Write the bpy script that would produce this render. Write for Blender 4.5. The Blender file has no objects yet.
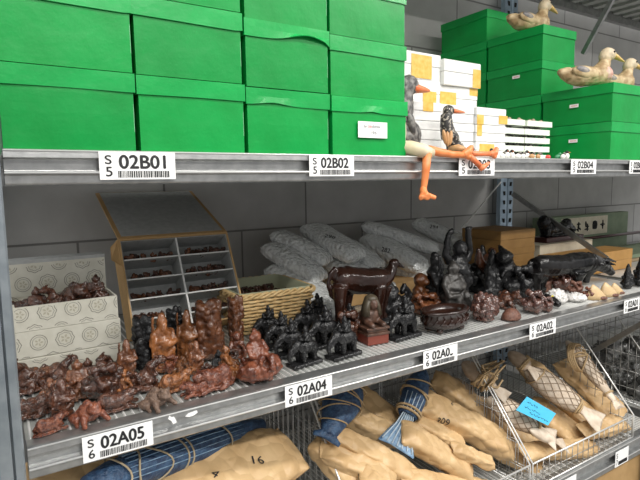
import bpy, bmesh, math, random
from mathutils import Vector, Matrix, Euler, noise
from mathutils.bvhtree import BVHTree

C = bpy.context.scene.collection
PI = math.pi
R_ = random.Random(7)

# ------------------------------------------------------------------ camera
F, YAW, PIT, ROL, DIST, EYE = 517.46, .5626, .1123, .0151, 1.0062, 1.55
fw = Vector((math.sin(YAW)*math.cos(PIT), math.cos(YAW)*math.cos(PIT), -math.sin(PIT)))
rt = Vector((math.cos(YAW), -math.sin(YAW), 0)); dn = fw.cross(rt)
rt2 = rt*math.cos(ROL) + dn*math.sin(ROL); dn2 = dn*math.cos(ROL) - rt*math.sin(ROL)
EYEP = Vector((0, -DIST, EYE))

def ray(u, v): return rt2*((u-320)/F) + dn2*((v-240)/F) + fw
def P(u, v, y=None, z=None, x=None):
    """point of the place seen at (u, v) on the plane y=.., z=.. or x=.."""
    r = ray(u, v)
    t = (y+DIST)/r.y if y is not None else ((z-EYE)/r.z if z is not None else x/r.x)
    return EYEP + r*t
def push(p, dy):
    """move a standing point away from the viewer along its own line of sight, same height"""
    k = (p.y+dy+DIST)/(p.y+DIST); return Vector((p.x*k, p.y+dy, p.z))
def mpp(p): return (Vector(p)-EYEP).dot(fw)/F            # metres per pixel at a point

cam = bpy.data.cameras.new('camera'); cam.sensor_width = 36; cam.lens = F*36/640
cam.clip_start = .01
co = bpy.data.objects.new('camera', cam); C.objects.link(co)
co.matrix_world = Matrix(((rt2.x, -dn2.x, -fw.x, EYEP.x), (rt2.y, -dn2.y, -fw.y, EYEP.y),
                          (rt2.z, -dn2.z, -fw.z, EYEP.z), (0, 0, 0, 1)))
bpy.context.scene.camera = co

ZU, ZL, ZB = 1.6122, 1.0948, .505              # shelf tops: upper, lower, bottom, topmost
DEEP, YW = .88, .945
XE = 2.335
ZT = P(640, 31, y=DEEP).z+.062                                                # next frame of the rack

# ------------------------------------------------------------------ materials
def mat(name, col, rough=.5, metal=0, col2=None, nscale=30, bump=0, bscale=120, coat=0, rnd=0, spec=.5, detail=4, bumpd=.002, trans=0, voro=False, contrast=None):
    m = bpy.data.materials.new(name); m.use_nodes = True
    nt = m.node_tree; n = nt.nodes; b = n['Principled BSDF']
    def mk(t): return n.new(t)
    b.inputs['Roughness'].default_value = rough; b.inputs['Metallic'].default_value = metal
    b.inputs['Specular IOR Level'].default_value = spec
    b.inputs['Coat Weight'].default_value = coat; b.inputs['Coat Roughness'].default_value = .12
    if trans: b.inputs['Transmission Weight'].default_value = trans
    c4 = lambda c: (c[0], c[1], c[2], 1)
    b.inputs['Base Color'].default_value = c4(col)
    tc = mk('ShaderNodeTexCoord')
    if col2:
        nz = mk('ShaderNodeTexNoise'); nz.inputs['Scale'].default_value = nscale; nz.inputs['Detail'].default_value = detail
        nt.links.new(tc.outputs['Object'], nz.inputs['Vector'])
        cr = mk('ShaderNodeValToRGB')
        lo, hi = contrast or (.35, .65)
        cr.color_ramp.elements[0].position = lo; cr.color_ramp.elements[1].position = hi
        cr.color_ramp.elements[0].color = c4(col); cr.color_ramp.elements[1].color = c4(col2)
        nt.links.new(nz.outputs['Fac'], cr.inputs['Fac'])
        out = cr.outputs['Color']
        if rnd:
            oi = mk('ShaderNodeObjectInfo'); hs = mk('ShaderNodeHueSaturation')
            mr = mk('ShaderNodeMapRange'); mr.inputs['To Min'].default_value = 1-rnd; mr.inputs['To Max'].default_value = 1+rnd
            nt.links.new(oi.outputs['Random'], mr.inputs['Value']); nt.links.new(mr.outputs['Result'], hs.inputs['Value'])
            nt.links.new(out, hs.inputs['Color']); out = hs.outputs['Color']
        nt.links.new(out, b.inputs['Base Color'])
    if bump:
        t = mk('ShaderNodeTexVoronoi' if voro else 'ShaderNodeTexNoise'); t.inputs['Scale'].default_value = bscale
        if not voro: t.inputs['Detail'].default_value = 5
        nt.links.new(tc.outputs['Object'], t.inputs['Vector'])
        bp = mk('ShaderNodeBump'); bp.inputs['Strength'].default_value = bump; bp.inputs['Distance'].default_value = bumpd
        if voro: bp.invert = True
        nt.links.new(t.outputs['Distance' if voro else 'Fac'], bp.inputs['Height']); nt.links.new(bp.outputs['Normal'], b.inputs['Normal'])
    return m

M = {}
M['steel'] = mat('galvanised_steel', (.36, .365, .365), .33, .85, (.47, .475, .47), 45, .12, 260)
M['deck'] = mat('deck_steel', (.38, .39, .37), .44, .5, (.47, .48, .455), 30, .1, 250)
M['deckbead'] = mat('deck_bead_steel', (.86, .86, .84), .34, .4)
M['upright'] = mat('upright_steel', (.26, .30, .33), .34, .7, (.36, .40, .43), 25, .1, 200)
M['rear'] = mat('rear_upright_steel', (.32, .42, .52), .4, .6, (.40, .50, .60), 25)
M['hole'] = mat('slot_black', (.02, .02, .02), .9)
M['wall'] = None
M['floor'] = mat('concrete_floor', (.20, .19, .18), .7, 0, (.27, .26, .24), 6)
M['green'] = mat('green_board', (.0, .245, .040), .40, 0, (.0, .285, .050), 14, .2, 9, coat=.05, rnd=.10, spec=.3, bumpd=.02)
M['greenlid'] = mat('green_lid_board', (.0, .285, .052), .33, 0, (.002, .34, .066), 14, .2, 9, coat=.10, rnd=.08, spec=.35, bumpd=.02)
M['scuff'] = mat('scuff_white', (.25, .58, .33), .6)
M['paper'] = mat('label_paper', (.86, .86, .85), .55)
M['ink'] = mat('black_ink', (.012, .012, .014), .6)
M['greyink'] = mat('grey_ink', (.25, .25, .25), .6)
M['redink'] = mat('red_ink', (.75, .25, .25), .6)
M['foam'] = mat('white_foam', (.79, .79, .77), .7, 0, (.72, .72, .70), 40, .4, 260)
M['tape'] = mat('yellow_tape', (.66, .38, .05), .35, 0, (.74, .50, .13), 60)
M['tray'] = mat('tray_card', (.74, .80, .70), .6)
M['kraft'] = mat('kraft_paper', (.52, .34, .165), .46, 0, (.62, .43, .225), 12, .75, 26, rnd=.07, bumpd=.012, voro=True)
M['kraft2'] = mat('kraft_card', (.50, .31, .13), .65, 0, (.57, .36, .16), 20)
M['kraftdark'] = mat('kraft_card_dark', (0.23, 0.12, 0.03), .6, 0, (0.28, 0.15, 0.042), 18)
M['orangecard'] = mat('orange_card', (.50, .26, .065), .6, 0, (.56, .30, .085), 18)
M['cream'] = mat('cream_card', (.70, .64, .50), .6, 0, (.62, .55, .42), 30)
M['greyliner'] = mat('grey_liner_card', (.38, .39, .38), .75, 0, (.45, .46, .45), 60, .5, 400)
M['pale'] = mat('patterned_paper', (.60, .58, .49), .6, 0, (.67, .65, .56), 40)
M['pattern'] = mat('pattern_ink', (.21, .20, .165), .7)
M['patternfill'] = mat('pattern_pale_ink', (.46, .43, .33), .7)
M['red'] = mat('red_brown_carving', (0.06, 0.015, 0.008), 0.24, 0, (0.2, 0.062, 0.028), 6, 1.0, 17, coat=0.35, rnd=.3, bumpd=.0028)
M['dark'] = mat('dark_brown_carving', (0.028, 0.01, 0.006), 0.22, 0, (0.095, 0.034, 0.017), 6, 1.0, 17, coat=0.4, rnd=.3, bumpd=.0028)
M['tan'] = mat('tan_carving', (0.085, 0.028, 0.009), 0.26, 0, (0.27, 0.1, 0.032), 6, 1.0, 17, coat=0.3, rnd=.25, bumpd=.0028)
M['brown'] = mat('brown_carving', (0.055, 0.018, 0.008), 0.24, 0, (0.18, 0.065, 0.026), 6, 1.0, 17, coat=0.4, rnd=.3, bumpd=.0028)
M['rose'] = mat('rose_red_carving', (0.085, 0.02, 0.01), 0.3, 0, (0.23, 0.072, 0.035), 6, 1.0, 17, coat=0.25, rnd=.2, bumpd=.0028)
M['greybrown'] = mat('grey_brown_carving', (0.11, 0.065, 0.045), .45, 0, (0.24, 0.155, 0.11), 6, 1.0, 17, rnd=.2, bumpd=.0028)
M['black'] = mat('black_carving', (0.006, 0.006, 0.0065), 0.27, 0, (0.018, 0.018, 0.019), 6, 1.0, 17, spec=.32, coat=.08, rnd=.2, bumpd=.0028)
M['gloss'] = mat('glossy_dark_brown', (0.014, 0.0055, 0.0035), .17, 0, (0.03, 0.011, 0.007), 9, .1, 60, coat=.2, spec=.4)
M['glossblack'] = mat('glossy_black', (.004, .004, .0045), .24, 0, (.009, .008, .008), 9, .1, 60, coat=.08, spec=.3)
M['stone'] = mat('grey_stone_carving', (.014, .013, .012), .42, 0, (.05, .046, .042), 6, 1.0, 17, rnd=.1)
M['purple'] = mat('purple_brown_glossy', (0.045, 0.016, 0.013), 0.14, 0, (0.14, 0.062, 0.045), 6, 1.0, 17, coat=0.7, rnd=.15)
M['wicker'] = mat('wicker', (.60, .40, .17), .5, 0, (.74, .54, .27), 60, .3, 200)
M['lining'] = mat('basket_lining', (.42, .44, .30), .8)
M['bubble'] = mat('bubble_wrap', (.76, .78, .77), .13, 0, (.88, .90, .89), 18, 1.0, 80, coat=.5, voro=True, bumpd=.009)
M['plastic'] = mat('clear_plastic', (.62, .60, .58), .14, 0, (.74, .72, .70), 40, .9, 50, coat=.5, bumpd=.01)
M['darkbag'] = mat('dark_plastic_bag', (.045, .045, .042), .16, 0, (.16, .155, .145), 16, 1.0, 26, coat=.5, bumpd=.03)
M['wire'] = mat('basket_wire', (.42, .41, .39), .35, .8)
M['wirewhite'] = mat('basket_rim_wire', (.78, .78, .76), .3, .5)
M['blue'] = mat('blue_fish_scale', (.014, .036, .088), .42, 0, (.045, .10, .19), 70, .7, 160, bumpd=.006)
M['bluepale'] = mat('blue_white_fin', (.10, .20, .35), .5, 0, (.30, .43, .56), 60)
M['bluewhite'] = mat('pale_blue_stripe', (.52, .62, .70), .5)
M['rope'] = mat('jute_rope', (.38, .26, .13), .8, 0, (.50, .36, .20), 200, .6, 500)
M['string'] = mat('pale_string', (.42, .34, .22), .8)
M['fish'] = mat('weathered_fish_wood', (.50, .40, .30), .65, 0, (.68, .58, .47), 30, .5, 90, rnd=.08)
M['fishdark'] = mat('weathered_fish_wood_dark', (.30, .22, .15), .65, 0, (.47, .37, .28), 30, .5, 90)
M['note'] = mat('blue_note_paper', (.05, .42, .68), .6)
M['net'] = mat('net_cord', (.30, .22, .15), .8)
M['orange'] = mat('orange_paint', (.72, .20, .055), .38, 0, (.80, .28, .10), 40, .2, 120)
M['beak'] = mat('orange_red_beak', (.78, .16, .05), .35, 0, (.72, .24, .10), 40)
M['greyfeather'] = mat('grey_feather_paint', (.045, .043, .042), .45, 0, (.19, .18, .165), 70, .3, 120, contrast=(.42, .6))
M['speckle'] = mat('speckled_paint', (.03, .028, .026), .45, 0, (.40, .36, .30), 130, .3, 120, contrast=(.52, .6))
M['tanwing'] = mat('tan_wing_paint', (.46, .24, .10), .45, 0, (.56, .33, .15), 50)
M['creamwood'] = mat('cream_thigh_wood', (.66, .55, .36), .45, 0, (.72, .62, .44), 30)
M['duck'] = mat('aged_duck_wood', (.32, .21, .10), .55, 0, (.56, .43, .25), 38, .5, 120, contrast=(.38, .62))
M['duckhead'] = mat('aged_duck_head', (.50, .42, .30), .5, 0, (.62, .50, .32), 35, .3, 120)
M['pink'] = mat('faded_pink_breast', (.50, .24, .20), .55, 0, (.60, .43, .34), 60)
M['slate'] = mat('slate_wing_patch', (.12, .12, .14), .5, 0, (.30, .26, .22), 60)
M['yellowbill'] = mat('yellow_bill', (.68, .46, .16), .4)
M['white'] = mat('white_paint', (.82, .80, .76), .5)
M['redpaint'] = mat('red_paint', (.75, .07, .06), .4)
M['greenpaint'] = mat('green_paint', (.05, .26, .12), .4)
M['sphinxred'] = mat('sphinx_red_brown', (0.09, 0.035, 0.022), .42, 0, (0.19, 0.085, 0.055), 6, 1.0, 17)
M['sphinxbase'] = mat('sphinx_red_base', (0.22, 0.03, 0.018), .4, 0, (0.1, 0.035, 0.02), 90)
M['sphinxbody'] = mat('sphinx_dark_brown', (.05, .026, .017), .38, 0, (.11, .055, .036), 8, .6, 20)
M['sphinxhead'] = mat('sphinx_grey_headcloth', (0.035, 0.027, 0.017), .45, 0, (0.075, 0.058, 0.034), 90)
M['monkeyface'] = mat('orange_brown_carving', (0.13, 0.045, 0.012), .35, 0, (0.08, 0.026, 0.008), 6, 1.0, 17)
M['sage'] = mat('sage_green_card', (.19, .25, .16), .7, 0, (.23, .29, .19), 20)
M['maptop'] = mat('aged_printed_paper', (.36, .25, .15), .75, 0, (.27, .28, .18), 7, contrast=(.42, .58))
M['maroon'] = mat('dark_maroon_lacquer', (.055, .012, .012), .3)
M['shell'] = mat('cream_shell', (0.5, 0.34, 0.17), .4, 0, (0.62, 0.46, 0.26), 40)
M['yellow'] = mat('yellow_sticker', (.80, .66, .05), .5)
M['tube'] = bpy.data.materials.new('lamp_tube'); M['tube'].use_nodes = True
_b = M['tube'].node_tree.nodes['Principled BSDF']; _b.inputs['Emission Color'].default_value = (1, .97, .92, 1); _b.inputs['Emission Strength'].default_value = 8
M['lampbody'] = mat('lamp_housing', (.8, .8, .8), .5)

BX_ = P(76, 220, y=YW).x; BW_ = (P(362, 210, y=YW).x-BX_)/2; BZ_ = P(60, 243, y=YW).z; BH_ = (P(420, 48, y=YW).z-BZ_)/3
def wall_material():
    m = bpy.data.materials.new('grey_block_wall'); m.use_nodes = True
    nt = m.node_tree; n = nt.nodes; b = n['Principled BSDF']; b.inputs['Roughness'].default_value = .8
    tc = n.new('ShaderNodeTexCoord'); sp = n.new('ShaderNodeSeparateXYZ'); cb = n.new('ShaderNodeCombineXYZ')
    nt.links.new(tc.outputs['Object'], sp.inputs[0]); nt.links.new(sp.outputs['X'], cb.inputs['X']); nt.links.new(sp.outputs['Z'], cb.inputs['Y'])
    br = n.new('ShaderNodeTexBrick'); br.offset = .5; br.offset_frequency = 2; br.squash = 1
    br.inputs['Scale'].default_value = 1; br.inputs['Brick Width'].default_value = BW_; br.inputs['Row Height'].default_value = BH_
    br.inputs['Mortar Size'].default_value = .0045; br.inputs['Mortar Smooth'].default_value = .3; br.inputs['Bias'].default_value = 0
    br.inputs['Color1'].default_value = (.54, .535, .52, 1); br.inputs['Color2'].default_value = (.60, .595, .58, 1); br.inputs['Mortar'].default_value = (.25, .245, .235, 1)
    nt.links.new(cb.outputs[0], br.inputs['Vector'])
    nz = n.new('ShaderNodeTexNoise'); nz.inputs['Scale'].default_value = 9; nz.inputs['Detail'].default_value = 6
    nt.links.new(tc.outputs['Object'], nz.inputs['Vector'])
    mx = n.new('ShaderNodeMixRGB'); mx.blend_type = 'MULTIPLY'; mx.inputs[0].default_value = .35
    nt.links.new(br.outputs['Color'], mx.inputs[1]); nt.links.new(nz.outputs['Fac'], mx.inputs[2]); nt.links.new(mx.outputs[0], b.inputs['Base Color'])
    bp = n.new('ShaderNodeBump'); bp.inputs['Strength'].default_value = .5; bp.inputs['Distance'].default_value = .006; bp.invert = True
    nt.links.new(br.outputs['Fac'], bp.inputs['Height']); nt.links.new(bp.outputs['Normal'], b.inputs['Normal'])
    return m
M['wall'] = wall_material()

# ------------------------------------------------------------------ mesh builder
class MB:
    def __init__(s): s.v = []; s.f = []
    def add(s, vs, fs):
        o = len(s.v); s.v += [Vector(v) for v in vs]; s.f += [tuple(i+o for i in f) for f in fs]; return s
    def box(s, a, b, mtx=None):
        x0, y0, z0 = a; x1, y1, z1 = b
        vs = [Vector(p) for p in ((x0,y0,z0),(x1,y0,z0),(x1,y1,z0),(x0,y1,z0),(x0,y0,z1),(x1,y0,z1),(x1,y1,z1),(x0,y1,z1))]
        if mtx: vs = [mtx @ v for v in vs]
        return s.add(vs, [(0,3,2,1),(4,5,6,7),(0,1,5,4),(1,2,6,5),(2,3,7,6),(3,0,4,7)])
    def tube(s, pts, r, n=6, closed=False):
        pts = [Vector(p) for p in pts]; rs = r if isinstance(r, (list, tuple)) else [r]*len(pts)
        rings = []; up = None
        for i, p in enumerate(pts):
            if closed: d = pts[(i+1) % len(pts)]-pts[i-1]
            else: d = pts[min(i+1, len(pts)-1)]-pts[max(i-1, 0)]
            if d.length < 1e-9: d = Vector((0,0,1))
            d.normalize()
            if up is None: up = d.orthogonal().normalized()
            else:
                up = up - d*up.dot(d)
                up = up.normalized() if up.length > 1e-6 else d.orthogonal().normalized()
            w = d.cross(up)
            rings.append([p+(up*math.cos(2*PI*k/n)+w*math.sin(2*PI*k/n))*rs[i] for k in range(n)])
        return s.loft(rings, closed=closed)
    def loft(s, rings, caps=True, closed=False):
        n = len(rings[0]); o = len(s.v)
        for r in rings: s.v += [Vector(p) for p in r]
        m = len(rings)
        for i in range(m if closed else m-1):
            for k in range(n):
                a = o+i*n; b = o+((i+1) % m)*n
                s.f.append((a+k, a+(k+1) % n, b+(k+1) % n, b+k))
        if caps and not closed:
            s.f.append(tuple(o+k for k in reversed(range(n)))); s.f.append(tuple(o+(m-1)*n+k for k in range(n)))
        return s
    def ell(s, c, r, n=12, m=8, rot=None):
        rings = []
        for i in range(m+1):
            t = PI*i/m; t = min(max(t, .02), PI-.02)
            rings.append([Vector((math.sin(t)*math.cos(2*PI*k/n)*r[0], math.sin(t)*math.sin(2*PI*k/n)*r[1], -math.cos(t)*r[2])) for k in range(n)])
        if rot: rings = [[rot @ p for p in q] for q in rings]
        return s.loft([[p+Vector(c) for p in q] for q in rings])
    def mesh(s, name, smooth=False):
        me = bpy.data.meshes.new(name); me.from_pydata([tuple(v) for v in s.v], [], s.f); me.update()
        bm = bmesh.new(); bm.from_mesh(me); bmesh.ops.recalc_face_normals(bm, faces=bm.faces); bm.to_mesh(me); bm.free()
        if smooth:
            for p in me.polygons: p.use_smooth = True
        return me
    def build(s, name, m, parent=None, smooth=False, bevel=0):
        return obj(name, s.mesh(name, smooth), m, parent, bevel)

def obj(name, me, m, parent=None, bevel=0):
    o = bpy.data.objects.new(name, me); C.objects.link(o)
    if m:
        if not me.materials: me.materials.append(M[m])
        if me.materials[0] is not M[m]:
            o.material_slots[0].link = 'OBJECT'; o.material_slots[0].material = M[m]
    if parent: o.parent = parent
    if bevel:
        b = o.modifiers.new('bevel', 'BEVEL'); b.width = bevel; b.segments = 2; b.limit_method = 'ANGLE'
    return o
def tag(o, label=None, cat=None, group=None, kind=None):
    for k, v in (('label', label), ('category', cat), ('group', group), ('kind', kind)):
        if v: o[k] = v
    return o
def thing(name, label, cat, loc=(0,0,0), rz=0, group=None, sc=1, rot=None):
    o = bpy.data.objects.new(name, None); C.objects.link(o); o.empty_display_size = .02
    o.location = loc; o.rotation_euler = rot or (0, 0, rz); o.scale = (sc,)*3
    return tag(o, label, cat, group)

# ---- lumpy carved bodies: shapes fused into one surface
def fuse(name, el, voxel, amp=0, freq=8, smooth=2, seed=0, dec=0):
    b = MB()
    for e in el:
        if e[0] == 'e':
            rot = Euler(e[3]).to_matrix() if len(e) > 3 else None
            b.ell(e[1], e[2], 12, 8, rot)
        elif e[0] == 'c':
            p0, p1 = Vector(e[1]), Vector(e[2]); r0, r1 = e[3], e[4]
            d = (p1-p0); L = d.length; d = d/L if L else Vector((0,0,1))
            pts = [p0-d*r0*.7, p0, p0.lerp(p1, .5), p1, p1+d*r1*.7]
            b.tube(pts, [r0*.55, r0, (r0+r1)/2, r1, r1*.55], 10)
        elif e[0] == 'p':
            b.tube(e[1], e[2], 10)
        elif e[0] == 'b':
            b.box(e[1], e[2])
    me = b.mesh(name)
    o = bpy.data.objects.new(name, me); C.objects.link(o)
    r = o.modifiers.new('r', 'REMESH'); r.mode = 'VOXEL'; r.voxel_size = voxel
    if smooth:
        sm = o.modifiers.new('s', 'SMOOTH'); sm.iterations = smooth; sm.factor = .5
    dg = bpy.context.evaluated_depsgraph_get(); dg.update()
    out = bpy.data.meshes.new_from_object(o.evaluated_get(dg)); out.name = name
    bpy.data.objects.remove(o); bpy.data.meshes.remove(me)
    if amp:
        off = Vector((seed*3.7, seed*1.3, seed*2.1))
        ns = [v.normal.copy() for v in out.vertices]
        for v, n in zip(out.vertices, ns):
            q = v.co*freq*1.6+off
            v.co += n*amp*(noise.noise(q)+.6*noise.noise(q*2.3)+.5*abs(noise.noise(q*1.7+off)))
    for p in out.polygons: p.use_smooth = True
    return out

# ---- writing
def text_mesh(txt, w, h, bold=.0, shear=0):
    """flat letters filling w x h, lower left corner at the origin, in the xz plane facing -y"""
    cu = bpy.data.curves.new('t', 'FONT'); cu.body = txt; cu.size = 1; cu.shear = shear
    o = bpy.data.objects.new('t', cu); C.objects.link(o)
    dg = bpy.context.evaluated_depsgraph_get(); dg.update()
    me = bpy.data.meshes.new_from_object(o.evaluated_get(dg)); bpy.data.objects.remove(o)
    xs = [v.co.x for v in me.vertices] or [0, 1]; ys = [v.co.y for v in me.vertices] or [0, 1]
    x0, x1, y0, y1 = min(xs), max(xs), min(ys), max(ys)
    for v in me.vertices:
        x = (v.co.x-x0)/max(x1-x0, 1e-6)*w; z = (v.co.y-y0)/max(y1-y0, 1e-6)*h
        v.co = (x, 0, z)
    if bold:
        parts = []
        for k, (dx, dz) in enumerate(((0, 0), (bold*h*.5, 0), (bold*h, 0), (bold*h*.5, bold*h*.4), (bold*h*.5, -bold*h*.4))):
            q = me.copy(); q.transform(Matrix.Translation((dx, -.00003*k, dz))); parts.append(q)
        me = join_meshes(parts, 'lettering')
    return me
def xf(me, mtx):
    me.transform(mtx); return me
def join_meshes(ms, name):
    b = MB()
    for m in ms: b.add([v.co.copy() for v in m.vertices], [tuple(p.vertices) for p in m.polygons])
    me = bpy.data.meshes.new(name); me.from_pydata([tuple(v) for v in b.v], [], b.f); me.update(); return me

# ================================================================== setting
w = MB().box((-1.5, YW, 0), (5.5, YW+.15, 3.4)); 
me = w.mesh('wall_back')
wb = obj('wall_back', me, 'wall'); wb['kind'] = 'structure'
# origin of the block pattern
for v in me.vertices: v.co -= Vector((BX_, 0, BZ_-4*BH_))
wb.location = (BX_, 0, BZ_-4*BH_)
fl = MB().box((-2.5, -3.2, -.1), (5.5, YW+.15, 0)).build('floor', 'floor'); fl['kind'] = 'structure'

# ================================================================== the rack
rack = thing('shelving_rack', 'galvanised steel shelving rack with ribbed decks carrying all the goods', 'shelving rack', (1.0, .3, 0))
def rk(b, name, m, **k):
    for v in b.v: v -= Vector((1.0, .3, 0))
    return b.build(name, m, rack, **k)
prof = [(0, .0), (-.006, -.0015), (-.007, -.015), (.007, -.0175), (.008, -.0365), (-.008, -.0385), (-.0085, -.042), (-.003, -.0445), (-.002, -.058), (.0, -.0605), (.03, -.0605), (.03, 0)]
def beam(z, y=0, flip=False, x0=.020, x1=XE, h=.0605):
    b = MB(); s = h/.0605
    r0 = [(x0, y+(-p if flip else p), z+q*s) for p, q in prof]; r1 = [(x1, a[1], a[2]) for a in r0]
    b.loft([r0, r1]); return b
M['edge'] = mat('edge_highlight', (.80, .80, .78), .28, .6)  # brighter steel colour paints the highlight along beam lip and ridge
for z, h in ((ZU, .0605), (ZL, .0605), (ZB, .085), (ZT, .0605)):
    fb_ = rk(beam(z, 0, x1=XE-.002, h=h), 'shelf_beam', 'steel', bevel=.0008)
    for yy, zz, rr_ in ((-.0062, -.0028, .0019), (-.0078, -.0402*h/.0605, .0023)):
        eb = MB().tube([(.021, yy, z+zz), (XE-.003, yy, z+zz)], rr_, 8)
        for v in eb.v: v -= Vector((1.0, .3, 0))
        eb.build('rolled_edge_highlight', 'edge', fb_, smooth=True)  # bead added to carry the painted highlight line
    rk(beam(z-.002, DEEP, True, h=h), 'shelf_beam', 'steel')
    rk(beam(z, 0, x0=XE+.08, x1=4.1, h=h), 'shelf_beam', 'steel', bevel=.0008)
    rk(beam(z-.002, DEEP, True, x0=XE+.08, x1=4.1, h=h), 'shelf_beam', 'steel')
def deck(z, x0, x1):
    b = MB(); pitch = .0165
    b.box((x0, .031, z-.006), (x1, DEEP-.031, z-.0035)); b.box((x0, .0305, z-.006), (x1, .031, z-.001))
    k = MB(); x = x0+pitch*.5
    while x < x1-.004:
        k.loft([[(x-.0025, yy, z-.0036), (x-.0010, yy, z-.0008), (x+.0010, yy, z-.0008), (x+.0025, yy, z-.0036)] for yy in (.031, DEEP-.031)])
        x += pitch
    for q in range(int((x1-x0)/.11)+1):        # cross stiffeners under the deck
        xx = x0+.05+q*.11
        if xx < x1-.05: b.box((xx, .031, z-.022), (xx+.045, DEEP-.033, z-.006))
    d = rk(b, 'deck', 'deck'); kb = k
    for v in kb.v: v -= Vector((1.0, .3, 0))
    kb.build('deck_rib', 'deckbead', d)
for z in (ZU, ZL, ZB, ZT):
    deck(z, .02, XE); deck(z, XE+.08, 4.1)
def upright(x0, x1, y0, y1, m, z1=3.0):
    b = MB()
    w_ = x1-x0; t = .004
    yf = y0
    # channel: two front flanges with a groove, two webs
    y1 = max(y1, yf+.024)
    b.loft([[(x0, yf, z), (x0+w_*.50, yf, z), (x0+w_*.53, yf+.004, z), (x0+w_*.535, yf+.014, z), (x0+w_*.575, yf+.014, z), (x0+w_*.58, yf+.003, z), (x0+w_*.62, yf, z), (x1-.003, yf, z), (x1, yf+.003, z), (x1, y1, z), (x1-.008, y1, z), (x1-.008, yf+.020, z), (x0+.012, yf+.020, z), (x0+.012, y1, z), (x0, y1, z)] for z in (0, z1)])
    o = rk(b, 'upright', m)
    return o
XG = P(11, 430, y=-.008).x; XR_ = P(22.5, 430, y=-.008).x; upright(XR_-(XR_-XG)/.445, XR_, -.008, .06, 'upright', 3.0); upright(-.062, .016, DEEP-.05, DEEP+.01, 'rear', 3.0)
upright(XE, XE+.078, -.008, .06, 'upright', 3.0)
u2 = upright(P(500, 200, y=DEEP-.012).x+.004, P(513, 200, y=DEEP-.012).x, DEEP-.012, DEEP+.014, 'rear', 3.0)
hb = MB()
z = .06
while z < 2.95:
    for q in (0, 1):
        xx = P(502.6, 200, y=DEEP-.012).x+.014+q*.048; dx = .004 if q else -.004
        hb.loft([[(xx-.006, yy, z), (xx+.006+dx*.3, yy, z), (xx+.008+dx, yy, z+.022), (xx-.008+dx, yy, z+.022)] for yy in (DEEP-.0125, DEEP-.0155)])
    z += .05
for v in hb.v: v -= Vector((1.0, .3, 0))
hb.build('slot_pattern', 'hole', u2)
def brace(p, q, wd=.022):
    p, q = Vector(p), Vector(q); d = (q-p).normalized(); b = MB(); n = Vector((0, d.z, -d.y)).normalized()*wd/2
    a = Vector((.008, 0, 0))
    b.loft([[p+n-a, p+n+a, p-n+a, p-n-a], [q+n-a, q+n+a, q-n+a, q-n-a]])
    rk(b, 'brace', 'steel')
XB = XE+.04
brace(P(513, 194, x=XB), P(607, 259, x=XB))
brace(P(583, 54, x=XB), P(614, -4, x=XB), .020)
brace(P(592, 352, x=XB), P(650, 319, x=XB))
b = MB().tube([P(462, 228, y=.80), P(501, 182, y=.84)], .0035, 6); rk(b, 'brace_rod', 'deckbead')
brace((-.03, .02, 1.10), (-.03, .80, 1.5))

# ---- shelf edge labels
def strip_label(code, big, bot, u0, u1, ztop, h, group, where, width=None, patched=False):
    y = -.0112
    zc = ztop-.004
    x0 = P(u0, 170 if ztop > 1.5 else (440-(u0-90)*.26), y=y).x if ztop > 1 else u0
    x1 = P(u1, 170 if ztop > 1.5 else (440-(u1-90)*.26), y=y).x if width is None else x0+width
    W = x1-x0
    t = thing('shelf_label', 'white barcode shelf label reading S %s %s, %s' % (bot, code, where) if code else 'white barcode shelf label with blurred print, ' + where.replace('behind the front wires ', ''), 'label', (x0, y, zc-h), 0, group)
    MB().box((0, 0, 0), (W, .0012, h)).build('label_card', 'paper', t)
    bars = MB(); r = random.Random(len(code)*7+int(u0)); x = W*.23
    while x < W*.90:
        w_ = r.choice((.0009, .0016, .0024))*W/.13
        bars.box((x, -.0005, h*.07), (min(x+w_, W*.91), 0, h*.31)); x += w_+r.choice((.0009, .0014))*W/.13
    bars.build('barcode', 'ink', t)
    ms = [xf(text_mesh('S', W*.08, h*.31, .05), Matrix.Translation((W*.07, -.0006, h*.56))),
          xf(text_mesh(bot, W*.08, h*.34, .04), Matrix.Translation((W*.075, -.0006, h*.12)))]
    if code: ms.append(xf(text_mesh(code, W*.61, h*.48, .085), Matrix.Translation((W*.245, -.0006, h*.40))))
    me = join_meshes(ms, 'lettering'); obj('lettering', me, 'ink', t)
    if patched:
        MB().box((W*.77, -.0012, h*.50), (W*.95, -.0007, h*.9)).build('white_patch', 'paper', t)  # white paper piece covering the top of the last digit
    return t
GU, GL = 'labels on the upper shelf edge', 'labels on the lower shelf edge'
strip_label('02B01', 1, '5', 99.5, 175.5, ZU+.001, .050, GU, 'below the green boxes')
strip_label('02B02', 1, '5', 309.5, 354, ZU+.001, .047, GU, 'below the box with the printed sticker')
strip_label('02B03', 1, '5', 459, 494.5, ZU+.001, .049, GU, 'behind the orange goose feet')
strip_label('02B04', 1, '5', 571, 596, ZU+.001, .047, GU, 'below the two box stack with ducks')
strip_label('02B05', 1, '5', 629.5, 640, ZU+.001, .047, GU, 'cut off at the picture edge', .105)
strip_label('02A05', 1, '6', 82, 152.5, ZL+.000, .049, GL, 'below the red brown carvings')
strip_label('02A04', 1, '6', 285, 332, ZL+.000, .049, GL, 'below the black elephants')
strip_label('02A03', 1, '6', 423.5, 457.5, ZL+.000, .049, GL, 'with worn last digit below the oval planter', patched=True)
strip_label('02A02', 1, '6', 530, 556, ZL+.000, .049, GL, 'below the glossy purple brown carving')
strip_label('02A01', 1, '6', 624.5, 640, ZL+.000, .049, GL, 'at the end near the black peaked carvings', .11)
for uu, vv, wh in ((616, 450, 'behind the front wires at the corner of the fish basket'), (561, 474, 'behind the front wires in the middle of the fish basket')):
    p = P(uu, vv, y=-.0112)
    strip_label('', 1, '7', p.x, 0, ZB-.006, .062, 'labels on the bottom shelf edge', wh, .095)
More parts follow.
